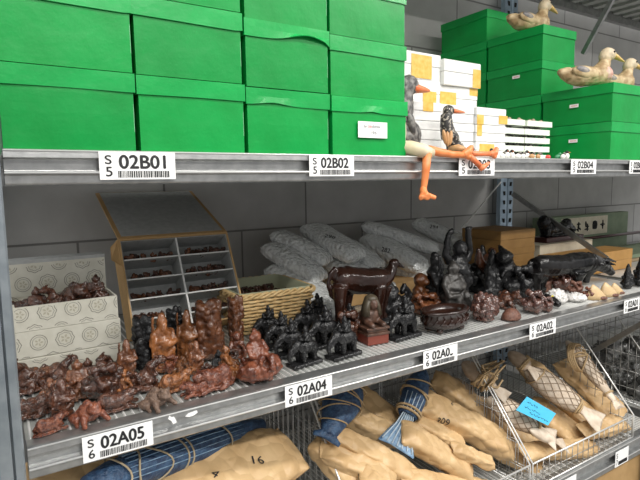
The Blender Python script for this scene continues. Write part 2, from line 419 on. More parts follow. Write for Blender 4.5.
# flakes of torn sticker on the lower beam
p = P(172, 419, y=-.0075); b = MB()
def flake(b, c, pts): 
    b.loft([[(c.x+a*.001, c.y-.0008+dy, c.z+q*.001) for a, q in pts] for dy in (0, .0008)])
flake(b, p, [(-8,2),(-5,9),(-1,4),(4,4),(7,-2),(9,-9),(2,-11),(-2,-3)])
tag(b.build('sticker_scrap', 'paper'), 'torn white sticker scrap on lower beam, the lower pointed one', 'sticker scrap')
p = P(191, 414, y=-.0075); b = MB(); flake(b, p, [(-12,-2),(-6,3),(4,4),(12,5),(14,0),(6,-4),(-4,-5)])
tag(b.build('sticker_scrap', 'paper'), 'torn white sticker scrap on lower beam, the upper long one', 'sticker scrap')

# ================================================================== green boxes
def green_box(label, x0, x1, y0, y1, z0, z1, group, rz=0, lid=.036, dent=None, seed=0):
    W, D, H = x1-x0, y1-y0, z1-z0
    t = thing('storage_box', label, 'box', ((x0+x1)/2, (y0+y1)/2, z0), rz, group)
    r = random.Random(seed)
    e = .0035
    b = MB(); n = 8
    def wall_ring(z, inset, bulge):
        pts = []
        for sx in range(n): pts.append((-W/2+inset+(W-2*inset)*sx/n, -D/2+inset-bulge*math.sin(PI*sx/n), z))
        for sx in range(n): pts.append((W/2-inset+bulge*math.sin(PI*sx/n), -D/2+inset+(D-2*inset)*sx/n, z))
        for sx in range(n): pts.append((W/2-inset-(W-2*inset)*sx/n, D/2-inset+bulge*math.sin(PI*sx/n), z))
        for sx in range(n): pts.append((-W/2+inset-bulge*math.sin(PI*sx/n), D/2-inset-(D-2*inset)*sx/n, z))
        return pts
    bl = .0025*r.uniform(-.4, 1)
    b.loft([wall_ring(z, e, bl*math.sin(PI*min(1, z/H))) for z in (.0005, H*.2, H*.45, H*.7, H-.004)])
    body = b.build('box_body', 'green', t)
    l = MB(); m = 14
    def lid_ring(z, edge):
        pts = []; 
        for q, (ax, ay, bx, by) in enumerate(((-W/2,-D/2,W/2,-D/2),(W/2,-D/2,W/2,D/2),(W/2,D/2,-W/2,D/2),(-W/2,D/2,-W/2,-D/2))):
            for k in range(m):
                f = k/m; zz = z; oy = 0
                if q == 0 and dent and edge:
                    c, wd, dp = dent
                    g = math.exp(-((f-c)/wd)**2)
                    zz = z+dp*g; oy = -abs(dp)*.5*g
                elif edge: zz = z+.0012*math.sin(3*f+seed*2+q)
                pts.append((ax+(bx-ax)*f, ay+(by-ay)*f+oy, zz))
        return pts
    l.loft([lid_ring(H-lid, True), lid_ring(H-lid*.5, False), lid_ring(H-.001, False)], caps=False)
    k0 = len(l.v)-4*m; l.f.append(tuple(k0+i for i in range(4*m)))
    o = l.build('lid', 'greenlid', t)
    so = o.modifiers.new('t', 'SOLIDIFY'); so.thickness = .002; so.offset = -1
    s = MB()
    s.box((W/2-e-.0010, -D/2+e-.0003, H*.25), (W/2-e-.0004, -D/2+e+.0008, H-lid-.02))
    s.build('scuff_mark', 'scuff', o)
    return t
colX = [(.0185, .241), (.2435, .4645), (.467, .6785), (.681, .914)]
hz = .1370
zb = ZU+.0005
G = 'green lidded boxes at the front of the upper shelf'
ordn = ['first', 'second', 'third', 'fourth']
rown = ['bottom row', 'middle row', 'top row']
dents = {(2,0): (.3, .18, .006), (2,1): (.72, .25, .017), (3,0): (.5, .1, .004)}
for c, (x0, x1) in enumerate(colX):
    hz = (.1430, .1425, .1390, .1370)[c]
    for r in range(3):
        j = R_.uniform(-.002, .002); yy = .012+R_.uniform(0, .006) if (c, r) != (3, 0) else .0135
        green_box('green lidded box in the %s, %s column from the upright' % (rown[r], ordn[c])+(', with printed sticker' if (c, r) == (3, 0) else ''),
                  x0+j*(r > 0), x1+j*(r > 0)-.0005, yy, yy+.33, zb+r*hz, zb+(r+1)*hz-.0005, G, 0, .036, dents.get((c, r)), c*3+r)
# printed sticker on the box at the end of the bottom row
pa, pb = P(358, 121, y=.011), P(387, 138.5, y=.011)
st = thing('sticker', 'white printed sticker reading 196 on green box in bottom row', 'sticker', (pa.x, .0108, pb.z))
W, H = pb.x-pa.x, pa.z-pb.z
MB().box((0, -.0006, 0), (W, .0006, H)).build('sticker_card', 'paper', st)
obj('lettering', join_meshes([xf(text_mesh('br', W*.1, H*.2, .03), Matrix.Translation((W*.2, -.0011, H*.62))), xf(text_mesh('dwijk', W*.3, H*.24, .03), Matrix.Translation((W*.46, -.0011, H*.57))),
     xf(text_mesh('196', W*.2, H*.2, .04), Matrix.Translation((W*.42, -.0011, H*.22)))], 'lettering'), 'greyink', st)
obj('red_lettering', xf(text_mesh('oe', W*.13, H*.16, .03), Matrix.Translation((W*.32, -.0011, H*.62))), 'redink', st)

def box_sticker(u, v, x, label, w=.035, h=.012):
    p = P(u, v, x=x)
    t = thing('sticker', label, 'sticker', (x, p.y, p.z))
    MB().box((-.0006, -w/2, -h/2), (.0006, w/2, h/2)).build('sticker_card', 'paper', t)
    s = MB()
    for k in range(7): s.box((-.001, -w*.36+k*w*.1, -h*.15), (-.0005, -w*.30+k*w*.1, h*.18))
    s.build('printed_mark', 'redink', t)
GB = 'green lidded boxes stacked further along the upper shelf'
rw = ['lowest', 'second', 'third', 'topmost']; r5 = ['lowest', 'second', 'middle', 'fourth', 'topmost']
h2 = .1335; h3 = (P(483, 7, y=.568).z-zb)/5
for r in range(2):
    green_box('green lidded box in the low stack under two ducks, %s' % ('lower box' if r == 0 else 'upper box'), 1.852, 2.16, .005, .282, zb+r*h2, zb+(r+1)*h2-.0005, GB, 0, .034, None, 30+r)
for r in range(4):
    green_box('green lidded box in the tall stack under one wooden duck, %s box' % rw[r], 1.858, 2.078, .290, .560, zb+r*h2, zb+(r+1)*h2-.0005, GB, 0, .034, None, 40+r)
for r in range(5):
    green_box('green lidded box in the tall stack next to the back wall, %s box' % r5[r], 1.862, 2.08, .568, .842, zb+r*h3, zb+(r+1)*h3-.0005, GB, 0, .034, None, 50+r)
box_sticker(574, 106, 1.8505, 'small white sticker on upper box below two ducks')
box_sticker(573, 141, 1.8505, 'small white sticker on lower box beside the ladybirds')
box_sticker(516, 77, 1.8565, 'small white sticker on tall stack under one duck')

# ================================================================== white foam cartons
GW = 'white cartons with yellow tape'
def white_box(label, x0, x1, y0, y1, z0, z1, tapes=(), rz=0):
    rz = random.Random(int(x0*977+z0*613)).uniform(-.03, .03)
    W, D, H = x1-x0, y1-y0, z1-z0
    t = thing('foam_carton', label, 'carton', ((x0+x1)/2, (y0+y1)/2, z0), rz, GW)
    MB().box((-W/2, -D/2, .0004), (W/2, D/2, H*.52)).build('carton_body', 'foam', t, bevel=.002)
    MB().box((-W/2-.001, -D/2-.001, H*.53), (W/2+.001, D/2+.001, H-.0004)).build('lid', 'foam', t, bevel=.002)
    for (a, bb, c, d, side) in tapes:     # fractions of the face
        if side == 'f': MB().box((-W/2+a*W, -D/2-.0019, c*H), (-W/2+bb*W, -D/2-.0009, d*H)).build('tape', 'tape', t)
        else: MB().box((-W/2-.0019, -D/2+a*D, c*H), (-W/2-.0009, -D/2+bb*D, d*H)).build('tape', 'tape', t)
y2 = .235
def ub(u, y): return P(u, 130, y=y).x
xa, xb, xc = ub(402, y2), ub(440, y2), ub(476.5, y2)
zz = [zb, zb+.078, zb+.156, zb+.234, zb+.312]
def mid(v, u, y): return P(u, v, y=y).z
hA = (mid(52, 420, y2)-zb)/4; hB = (mid(62, 460, y2)-zb)/4
for r in range(4):
    tp = {3: [(.2, .75, .05, .9, 'f')], 2: [(.55, .9, -.1, .6, 'f')]}.get(r, [])
    white_box('white foam carton in the rear left pile behind the goose head, %s carton' % rw[r], xa, xb-.002, y2, y2+.2, zb+r*hA, zb+(r+1)*hA, tp)
for r in range(4):
    tp = {3: [(.78, 1.0, .0, .75, 'f')], 2: [(.0, .42, -.05, .75, 'f'), (.78, 1.0, .7, 1.0, 'f')]}.get(r, [])
    white_box('white foam carton in the rear right pile with tape at its corner, %s carton' % rw[r], xb+.001, xc, y2-.012*(r == 3), y2+.2, zb+r*hB, zb+(r+1)*hB, tp, .0)
y1_ = .12
xa, xb, xc, xd = ub(400, y1_), ub(441, y1_), ub(475, y1_), ub(504.5, y1_)
hC = (mid(103, 440, y1_)-zb)/3; hD = (mid(108, 490, y1_)-zb)/3
for r in range(3):
    white_box('white foam carton in the front pile beside the big goose, %s carton' % ['lowest', 'middle', 'topmost'][r], xa, xb-.002, y1_, y1_+.1, zb+r*hC, zb+(r+1)*hC-.0005, [(.55, .8, .5, 1.0, 'f')] if r == 2 else ())
    white_box('white foam carton in the front pile behind the small goose, %s carton' % ['lowest', 'middle', 'topmost'][r], xb+.001, xc-.002, y1_+.004, y1_+.1, zb+r*hC, zb+(r+1)*hC-.0005, ())
    tp = {2: [(.0, .22, .0, .55, 'f'), (.75, 1.05, .1, .6, 'f')], 1: [(.02, .18, .35, 1.0, 'f')], 0: [(.1, .6, .25, .9, 'f')]}[r]
    white_box('white foam carton in the front pile beside the flat trays, %s carton' % ['lowest', 'middle', 'topmost'][r], xc+.001, xd, y1_-.004, y1_+.1, zb+r*hD, zb+(r+1)*hD-.0005, tp)
# flat trays
yt = .13
xa, xb, xc = ub(504.5, yt)+.004, ub(527.5, yt), ub(552.5, yt)
ht = (mid(117, 530, yt)-zb)/5
for c, (x0, x1) in enumerate(((xa, xb-.002), (xb+.001, xc))):
    for r in range(5):
        j = .012 if (c, r) == (1, 4) else R_.uniform(-.003, .003)
        t = thing('flat_tray', 'shallow pale card tray, %s of the %s pile' % (['lowest', 'second', 'middle', 'fourth', 'topmost'][r], 'left hand' if c == 0 else 'right hand'), 'tray', ((x0+x1)/2+j, yt+.09, zb+r*ht), 0, 'flat pale trays stacked beside the white cartons')
        W, D, H = x1-x0, .16, ht
        b = MB(); b.box((-W/2, -D/2, .0005), (W/2, D/2, .003)); b.box((-W/2, -D/2, .003), (W/2, -D/2+.003, H*.66)); b.box((-W/2, D/2-.003, .003), (W/2, D/2, H*.66))
        b.box((-W/2, -D/2+.003, .003), (-W/2+.003, D/2-.003, H*.66)); b.box((W/2-.003, -D/2+.003, .003), (W/2, D/2-.003, H*.66))
        b.build('tray_body', 'tray', t)
        k = MB(); rr = random.Random(r*7+c)
        for q in range(40): k.ell((rr.uniform(-W/2+.012, W/2-.012), rr.uniform(-D/2+.012, D/2-.012), H*.62), (.008, .008, H*.37), 7, 5)
        k.build('filling', 'fishdark' if r == 4 else 'slate', t, smooth=True)['kind'] = 'stuff'

# ================================================================== geese with long legs
def setmesh(name, me, m, parent): return obj(name, me, m, parent)
def bird_mesh(name, body, neck, nr, head, hr, voxel=.004, tail=None, amp=.0015, seed=1):
    el = [('e',)+tuple(e) for e in body] + [('p', neck, nr), ('e', head, hr)]
    if tail: el.append(('p', tail[0], tail[1]))
    return fuse(name, el, voxel, amp, 60, 3, seed)
def cone_beak(p, q, r, flat=.7):
    b = MB(); p, q = Vector(p), Vector(q); d = (q-p).normalized(); s = d.cross(Vector((0,0,1))).normalized(); u = s.cross(d)
    rings = []
    for f, k in ((0, 1), (.3, .86), (.7, .55), (.93, .3), (1, .08)):
        c = p.lerp(q, f)
        rings.append([c+s*math.cos(a)*r*k+u*math.sin(a)*r*k*flat for a in [2*PI*i/10 for i in range(10)]])
    return b.loft(rings)

# big goose, half hidden by the green boxes
yg = .075
def gpnt(u, v, y=yg): return P(u, v, y=y)
o_ = gpnt(400, 154); o_.z = ZU
t = thing('goose_figure', 'large grey wooden goose sitting at the shelf edge beside the green boxes', 'goose figure', o_)
L = lambda u, v, y=yg: P(u, v, y=y)-o_
e0 = mpp(gpnt(410, 120))
neck = [L(398, 124), L(404, 108), L(405, 96), L(407, 86)]
me = fuse('body', [('e', L(402, 137), (24*e0, .036, 19*e0), (0, -.25, 0)), ('p', neck, [.034, .028, .022, .019]), ('e', L(409, 85), (12*e0, .019, 10*e0)), ('p', [L(409, 84), L(404, 93)], [.02, .022]), ('p', [L(396,135), L(384,147)], [.02, .012])], .004, .0012, 60, 3, 2)
body = setmesh('body', me, 'greyfeather', t)
cone_beak(L(412, 88), L(430, 91), .0175, .8).build('beak', 'beak', t, smooth=True)
MB().ell(L(410.5, 83, yg-.014), (.0025, .002, .0025)).build('eye', 'white', t, smooth=True)
MB().ell(L(411, 124, yg-.030), (.014, .010, .034), rot=Euler((0, -.25, 0)).to_matrix()).build('wing', 'greyfeather', t, smooth=True)
MB().ell(L(402, 131, yg-.034), (.014, .007, .045)).build('breast', 'creamwood', t, smooth=True)
def leg(name, pts, rs, m, par, o): 
    return MB().tube([P(u, v, y=y)-o for u, v, y in pts], rs, 10).build(name, m, par, smooth=True)
ye = -.02
leg('thigh', [(398, 147, .045), (410, 148, .02), (424, 151, ye), (432, 153, ye)], [.018, .020, .0175, .012], 'creamwood', t, o_)
s1 = MB().tube([P(u, v, y=ye)-o_ for u, v in ((427, 153), (426, 170), (424, 186), (423, 193))], [.0125, .0105, .0085, .008], 10)
sh = s1.build('lower_leg', 'orange', t, smooth=True)
fm = fuse('foot', [('p', [P(423, 188, y=ye)-o_, P(424, 194, y=ye-.01)-o_, P(428, 197, y=ye-.03)-o_], [.009, .011, .010]), ('p', [P(423, 194, y=ye)-o_, P(436, 198, y=ye-.02)-o_], [.009, .006]), ('p', [P(423, 194, y=ye)-o_, P(421, 198, y=ye-.02)-o_], [.008, .007])], .0025, .0006, 80, 3)
setmesh('foot', fm, 'orange', sh)
lg = leg('lower_leg', [(429, 150, -.012), (438, 152, -.014), (452, 154.5, -.016), (466, 155, -.018)], [.0125, .0115, .0095, .0085], 'orange', t, o_)
fm = fuse('foot', [('p', [P(463, 155, y=-.018)-o_, P(468, 152, y=-.022)-o_, P(472, 146, y=-.02)-o_], [.010, .012, .006]), ('p', [P(466, 155, y=-.018)-o_, P(471, 158, y=-.03)-o_], [.010, .007])], .0025, .0006, 80, 3)
setmesh('foot', fm, 'orange', lg)

# small goose
o2 = P(452, 153, y=.055); o2.z = ZU
t = thing('goose_figure', 'smaller speckled wooden goose with tan wings sitting before the white cartons', 'goose figure', o2)
L = lambda u, v, y=.055: P(u, v, y=y)-o2
me = fuse('body', [('e', L(452, 140), (.020, .022, .028)), ('e', L(455, 147), (.026, .026, .017)), ('p', [L(449, 138), L(446.5, 125), L(446, 114)], [.024, .019, .0155]), ('e', L(448.5, 110.5), (.018, .015, .0155))], .003, .0006, 80, 3, 4)
setmesh('body', me, 'speckle', t)
cone_beak(L(453, 111), L(465, 112.5), .0095, .75).build('beak', 'beak', t, smooth=True)
MB().ell(L(449.5, 109, .0405), (.002, .0015, .002)).build('eye', 'white', t, smooth=True)
wm = MB()
for k, (uu, vv) in enumerate(((444.5, 137), (447.5, 139), (450.5, 138))): wm.ell(L(uu, vv, .031), (.0062, .006, .021), rot=Euler((0, -.25+.2*k, 0)).to_matrix())
wm.build('wing', 'tanwing', t, smooth=True)
leg('thigh', [(450, 149.5, .04), (458, 148, .015), (465, 150, .0)], [.010, .011, .008], 'tanwing', t, o2)
lg = leg('lower_leg', [(471, 153.5, -.005), (480, 154, -.010), (490, 154, -.014)], [.009, .0075, .0075], 'beak', t, o2)
fm = fuse('foot', [('p', [P(489, 154, y=-.014)-o2, P(495, 153, y=-.018)-o2, P(497, 147.5, y=-.018)-o2], [.008, .0105, .006]), ('p', [P(492, 154, y=-.014)-o2, P(496, 158, y=-.022)-o2], [.009, .006])], .0025, .0006, 80, 3)
setmesh('foot', fm, 'beak', lg)
lg = leg('lower_leg', [(468, 155, -.022), (474, 160, -.025), (481, 167, -.028)], [.0085, .0075, .0075], 'beak', t, o2)
fm = fuse('foot', [('p', [P(480, 166, y=-.028)-o2, P(483, 169.5, y=-.032)-o2], [.008, .009]), ('p', [P(482, 168, y=-.028)-o2, P(489.5, 162.5, y=-.032)-o2], [.0085, .004])], .0025, .0006, 80, 3)
setmesh('foot', fm, 'beak', lg)

# ---- ducks lying on the green boxes
def duck(label, base, L_, zrot, headdir=1, m='duck', patch='slate', breast='pink', seed=1, sc=1):
    t = thing('duck_figure', label, 'duck figure', base, zrot, 'wooden ducks on green boxes', sc)
    me = fuse('body', [('e', (-.02, 0, .040), (.085, .042, .036)), ('e', (.055, 0, .045), (.045, .040, .040)), ('p', [(-.09, 0, .045), (-.125, 0, .052)], [.026, .010]),
                       ('p', [(.06, 0, .065), (.075, 0, .09), (.078, 0, .11)], [.030, .021, .019])], .004, .002, 40, 3, seed)
    setmesh('body', me, m, t)
    hm = fuse('head', [('e', (.088, 0, .122), (.032, .023, .025)), ('e', (.075, 0, .112), (.022, .021, .022))], .0035, .001, 50, 3, seed)
    h = setmesh('head', hm, 'duckhead', t)
    cone_beak((.108, 0, .122), (.165, 0, .098), .015, .6).build('bill', 'yellowbill', h, smooth=True)
    for s in (-1, 1): MB().ell((.097, s*.0215, .128), (.004, .003, .004)).build('eye', 'hole', h, smooth=True)
    for s in (-1, 1):
        w = MB().ell((-.035, s*.034, .047), (.062, .011, .021), rot=Euler((0, .12, 0)).to_matrix()).build('wing', m, t, smooth=True)
        MB().ell((-.050, s*.0400, .053), (.034, .0062, .012), rot=Euler((0, .2, 0)).to_matrix()).build('wing_patch', patch, w, smooth=True)
    if breast: setmesh('breast', fuse('breast', [('e', (.062, 0, .046), (.040, .0415, .036))], .004, .001, 40, 3), breast, t)
    return t
top2 = zb+2*h2; top4 = zb+4*h2
duck('wooden duck with pink breast and pale head, nearer one on the low green stack', P(587, 80, y=.12)+Vector((0, 0, 0)), .3, -.30, 1, seed=1, sc=1.0).location.z = top2
d = duck('pale wooden duck with short bill, on the low green stack behind the pink breasted one', (2.105, .145, top2), .3, -.25, 1, breast=None, seed=5, sc=.95)
d = duck('brown wooden duck on top of the tall green stack near the roof', (1.93, .405, top4), .3, -.1, 1, breast=None, seed=9, sc=1.0)

# ---- tiny figurines along the edge
def mini(kind, u, v, label, y=.045, s=1):
    p = P(u, v, y=y); p.z = ZU+.0003
    if kind == 'penguin':
        t = thing('penguin_figurine', label, 'figurine', p, R_.uniform(-.5, .5), 'tiny figurines along the upper shelf edge', s)
        setmesh('body', PEN[0], 'white', t); setmesh('head', PEN[1], 'ink', t); setmesh('beak', PEN[2], 'orange', t)
    elif kind == 'ladybird':
        t = thing('ladybird_figurine', label, 'figurine', p, R_.uniform(-.5, .5), 'tiny figurines along the upper shelf edge', s)
        setmesh('wing_case', LAD[0], 'redpaint', t); setmesh('head', LAD[1], 'ink', t); setmesh('dot', LAD[2], 'ink', t)
    else:
        t = thing('bird_figurine', label, 'figurine', p, R_.uniform(-.5, .5), 'tiny figurines along the upper shelf edge', s)
        setmesh('body', BIR[0], {'tan': 'tanwing', 'green': 'greenpaint', 'speck': 'white'}[kind], t); setmesh('head', BIR[1], 'speckle' if kind != 'green' else 'greenpaint', t)
PEN = (MB().ell((0, 0, .010), (.0085, .008, .0105)).mesh('body', True), MB().ell((0, 0, .0225), (.0058, .0058, .0055)).mesh('head', True), cone_beak((0, -.005, .022), (0, -.012, .021), .002).mesh('beak', True))
_d = MB()
for a in (-.6, .1, .7): _d.ell((math.sin(a)*.0075, -math.cos(a)*.0065, .0085), (.0017, .0012, .0017), 6, 4)
LAD = (MB().ell((0, 0, .0065), (.0095, .008, .0075)).mesh('wing_case', True), MB().ell((.0085, -.002, .006), (.004, .004, .004)).mesh('head', True), _d.mesh('dot', True))
BIR = (MB().ell((0, 0, .0075), (.0105, .0075, .008)).mesh('body', True), MB().ell((.007, -.001, .0165), (.005, .005, .005)).mesh('head', True))
for i, (k, u, v, lab, y) in enumerate((
    ('speck', 502.5, 154, 'tiny pale figurine beside the white cartons, first on the edge', .05), ('penguin', 507, 154, 'tiny black and white figurine, second from the white cartons', .045),
    ('penguin', 512, 154, 'tiny black and white figurine, third from the white cartons', .05), ('speck', 518, 154.5, 'tiny pale figurine in front of the tray piles, between two black headed ones', .045),
    ('speck', 523, 155, 'tiny pale speckled figurine before the gap between tray piles', .05), ('penguin', 527, 154, 'tiny black headed figurine before the gap between tray piles', .06),
    ('tan', 532, 155.5, 'tiny tan bird figurine before the right tray pile, nearer the gap', .045), ('tan', 538, 155.5, 'tiny tan bird figurine beside the red ladybird', .05),
    ('ladybird', 548, 155.5, 'tiny red ladybird figurine on the upper shelf edge', .05), ('green', 558, 155.5, 'tiny green bird figurine beside the red ladybird', .04),
    ('penguin', 567, 155.5, 'tiny black headed figurine before the low green stack', .03), ('speck', 563, 156, 'tiny pale figurine between the green bird and the green boxes', .025),
    ('penguin', 472.5, 152.5, 'black and white figurine head behind the goose foot at the label', .02), ('penguin', 491.5, 152.5, 'black and white figurine behind the last orange goose foot', .03))):
    mini(k, u, v, lab, y, 1.0)

# ================================================================== carved templates (height about 1, facing -y)
class Grounded(dict):
    def __setitem__(s, k, me):
        if k not in ('rider', 'elephant'):
            z0 = min(v.co.z for v in me.vertices)
            for v in me.vertices: v.co.z = max(v.co.z-z0-.025, 0)
        dict.__setitem__(s, k, me)
T = Grounded()
def lumps(r, n, c, rad, s0, s1):
    out = []
    for _ in range(n):
        a, h = r.uniform(0, 2*PI), r.uniform(-1, 1); k = math.sqrt(1-h*h*.8)
        q = r.uniform(s0, s1)
        out.append(('e', (c[0]+rad[0]*k*math.cos(a), c[1]+rad[1]*k*math.sin(a), c[2]+rad[2]*h), (q, q, q*r.uniform(.8, 1.4))))
    return out
rr = random.Random(3)
def person_el(x=0, y=0, z=0, s=1, arms='lap'):
    q = lambda a, b, c: (x+a*s, y+b*s, z+c*s)
    k = lambda *a: tuple(i*s for i in a)
    el = [('e', q(0, .02, .12), k(.38, .28, .13)), ('e', q(.24, -.14, .15), k(.19, .15, .11)), ('e', q(-.24, -.14, .15), k(.19, .15, .11)), ('e', q(0, -.06, .38), k(.25, .23, .22)),
          ('e', q(0, .02, .56), k(.25, .18, .15)), ('e', q(0, -.02, .80), k(.145, .15, .165)), ('e', q(0, -.15, .78), k(.035, .04, .04)), ('e', q(.15, 0, .78), k(.04, .05, .09)), ('e', q(-.15, 0, .78), k(.04, .05, .09)),
          ('e', q(0, .02, .96), k(.07, .07, .06)), ('e', q(.12, -.2, .34), k(.05, .05, .05))]
    if arms == 'lap': el += [('c', q(.24, 0, .6), q(.31, -.12, .38), .085*s, .07*s), ('c', q(.31, -.12, .38), q(.08, -.27, .33), .07*s, .06*s), ('c', q(-.24, 0, .6), q(-.31, -.12, .38), .085*s, .07*s), ('c', q(-.31, -.12, .38), q(-.08, -.27, .33), .07*s, .06*s)]
    return el
T['buddha'] = fuse('body', person_el()+lumps(rr, 14, (0, 0, .25), (.36, .26, .2), .04, .07), .03, .02, 7, 1, 1)
T['standing'] = fuse('body', [('e', (0, 0, .06), (.24, .2, .07)), ('c', (0, 0, .1), (0, 0, .5), .2, .16), ('e', (0, -.05, .5), (.18, .17, .15)), ('e', (0, 0, .66), (.17, .13, .11)), ('e', (0, -.02, .85), (.10, .105, .125)),
    ('e', (0, -.1, .72), (.06, .06, .13)), ('e', (0, 0, .97), (.06, .06, .05)), ('c', (.16, 0, .68), (.21, -.12, .5), .06, .05), ('c', (.21, -.12, .5), (.06, -.2, .48), .05, .05), ('c', (-.16, 0, .68), (-.22, -.08, .48), .06, .05),
    ('c', (-.23, -.1, .05), (-.2, -.12, .98), .03, .025), ('e', (-.2, -.12, .96), (.035, .035, .04)), ('c', (.13, -.12, .1), (-.1, -.17, .55), .04, .035), ('c', (-.12, -.14, .1), (.1, -.17, .35), .035, .03)]+lumps(rr, 30, (0, -.02, .36), (.19, .17, .33), .03, .06), .026, .014, 8, 1, 2)
def relief(r, n, w, d):
    el = [('e', (.02, -.03, .9), (w*.55, w*.5, .12)), ('e', (-w*.45, 0, .82), (w*.4, w*.4, .12)), ('c', (0, 0, .08), (0, 0, .7), w, w*.7), ('e', (0, 0, .07), (w*1.15, d*1.2, .08))]
    for i in range(n):
        a = r.uniform(-2.4, 2.4)-PI/2; h = r.uniform(.1, .93); q = r.uniform(.045, .075)
        x, y = math.cos(a)*w*.95, math.sin(a)*d*.95
        el += [('e', (x, y, h), (q, q, q*1.15)), ('e', (x*.92, y*.92, h-q*1.6), (q*1.3, q*1.1, q*1.2))]
    return el
T['relief'] = fuse('body', relief(random.Random(5), 34, .14, .13), .02, .010, 10, 1, 3)
T['relief_wide'] = fuse('body', relief(random.Random(11), 52, .19, .15), .02, .010, 10, 1, 6)
def lying(head, s=1):
    el = [('e', (0, 0, .38), (.58, .30, .34)), ('e', (.35, 0, .42), (.30, .29, .36)), ('e', (-.35, 0, .45), (.26, .25, .34)), ('c', (-.4, 0, .55), (-.66, -.05, .66), .2, .17),
          ('e', (-.78, -.08, .62), (.20, .15, .15)), ('e', (-.66, .10, .80), (.06, .09, .05)), ('e', (-.66, -.2, .80), (.06, .09, .05)), ('c', (-.3, -.25, .14), (-.75, -.28, .08), .1, .08), ('c', (.3, -.26, .2), (.1, -.36, .08), .14, .09), ('c', (.3, -.3, .08), (-.05, -.36, .07), .08, .07),
          ('c', (-.3, .25, .14), (-.75, .25, .08), .1, .08), ('e', (.1, 0, .05), (.75, .34, .06)), ('p', [(.6, 0, .5), (.72, -.08, .3), (.6, -.22, .15)], [.05, .05, .06])]
    return el
T['lying'] = fuse('body', lying(0)+lumps(rr, 12, (0, 0, .4), (.55, .28, .3), .04, .08), .034, .025, 5, 1, 3)
T['lying'].transform(Matrix.Scale(1.15, 4))
T['crouch'] = fuse('body', [('e', (0, .05, .34), (.36, .42, .32)), ('e', (0, -.34, .55), (.24, .22, .2)), ('e', (.14, -.42, .72), (.08, .08, .09)), ('e', (-.14, -.42, .72), (.08, .08, .09)), ('e', (0, -.5, .48), (.17, .12, .1)), ('c', (.3, -.2, .3), (.42, -.48, .07), .12, .08),
    ('c', (-.3, -.2, .3), (-.42, -.48, .07), .12, .08), ('e', (.4, .25, .18), (.17, .28, .17)), ('e', (-.4, .25, .18), (.17, .28, .17)), ('c', (.42, .1, .08), (.5, -.15, .06), .08, .07), ('c', (-.42, .1, .08), (-.5, -.15, .06), .08, .07), ('e', (0, .1, .66), (.12, .14, .1))]+lumps(rr, 12, (0, .1, .4), (.33, .38, .28), .04, .07), .032, .02, 6, 1, 5)
T['dragon'] = fuse('body', [('p', [(.6, .1, .12), (.4, -.15, .2), (.15, .1, .35), (-.1, -.05, .55), (-.15, .05, .75), (-.35, -.08, .85)], [.1, .17, .2, .19, .16, .14]), ('e', (-.45, -.15, .86), (.2, .15, .13)), ('c', (-.5, -.15, .95), (-.25, .05, 1.05), .06, .03), ('c', (.1, -.1, .3), (-.15, -.35, .08), .1, .08), ('c', (.4, -.1, .2), (.3, -.35, .06), .1, .08), ('e', (.1, 0, .07), (.62, .34, .09)), ('e', (.05, .0, .3), (.35, .25, .22)), ('p', [(.55, .1, .15), (.7, .1, .45), (.5, .1, .62), (.4, .05, .5)], [.09, .08, .07, .06])]+lumps(rr, 18, (.05, 0, .35), (.4, .25, .3), .04, .08), .03, .022, 6, 1, 7)
T['monkey'] = fuse('body', [('e', (0, .03, .22), (.22, .2, .22)), ('e', (0, 0, .45), (.18, .16, .2)), ('e', (0, -.03, .74), (.16, .16, .17)), ('e', (0, -.17, .70), (.09, .07, .075)), ('e', (.16, 0, .76), (.05, .04, .07)), ('e', (-.16, 0, .76), (.05, .04, .07)), ('c', (.18, 0, .52), (.22, -.18, .34), .065, .055), ('c', (.22, -.18, .34), (.05, -.2, .52), .05, .05), ('c', (-.18, 0, .52), (-.24, -.16, .3), .065, .055),
    ('c', (.15, 0, .15), (.24, -.24, .26), .1, .08), ('c', (.24, -.24, .26), (.2, -.26, .04), .07, .07), ('c', (-.15, 0, .15), (-.24, -.24, .26), .1, .08), ('c', (-.24, -.24, .26), (-.2, -.26, .04), .07, .07), ('e', (0, 0, .03), (.28, .26, .04))], .026, .012, 8, 1, 8)
T['pyramid'] = fuse('body', person_el(0, .05, .22, .78)+[('e', (0, 0, .12), (.5, .4, .13)), ('e', (.25, -.15, .25), (.22, .2, .2)), ('e', (-.28, -.1, .22), (.2, .2, .18)), ('e', (.42, -.1, .1), (.16, .18, .1))]+lumps(rr, 46, (0, -.03, .24), (.43, .36, .24), .04, .085), .026, .022, 7, 1, 9)
T['heap'] = fuse('body', [('e', (0, 0, .3), (.4, .32, .3))]+lumps(rr, 34, (0, 0, .42), (.42, .34, .38), .08, .15), .032, .022, 6, 1, 10)
T['scrap'] = fuse('body', [('e', (0, 0, .3), (.5, .3, .28)), ('e', (-.3, 0, .55), (.2, .18, .22)), ('e', (.25, .05, .5), (.2, .2, .18))]+lumps(rr, 8, (0, 0, .35), (.45, .28, .28), .08, .14), .05, .03, 6, 1, 10)
eleph = [('e', (.08, 0, .46), (.30, .19, .19)), ('e', (-.25, 0, .52), (.15, .14, .16)), ('p', [(-.34, 0, .52), (-.46, 0, .42), (-.52, 0, .28), (-.48, 0, .15), (-.40, 0, .12)], [.09, .075, .06, .05, .04]),
    ('e', (-.2, .15, .5), (.10, .035, .14)), ('e', (-.2, -.15, .5), (.10, .035, .14)), ('c', (-.36, .07, .42), (-.46, .09, .34), .03, .015), ('c', (-.36, -.07, .42), (-.46, -.09, .34), .03, .015), ('p', [(.36, 0, .52), (.43, 0, .4), (.42, 0, .25)], [.035, .025, .03])]
for sx, sy in ((-.15, .1), (-.12, -.1), (.26, .1), (.24, -.1)): eleph += [('c', (sx, sy, .42), (sx+.01, sy, .13), .088, .075)]
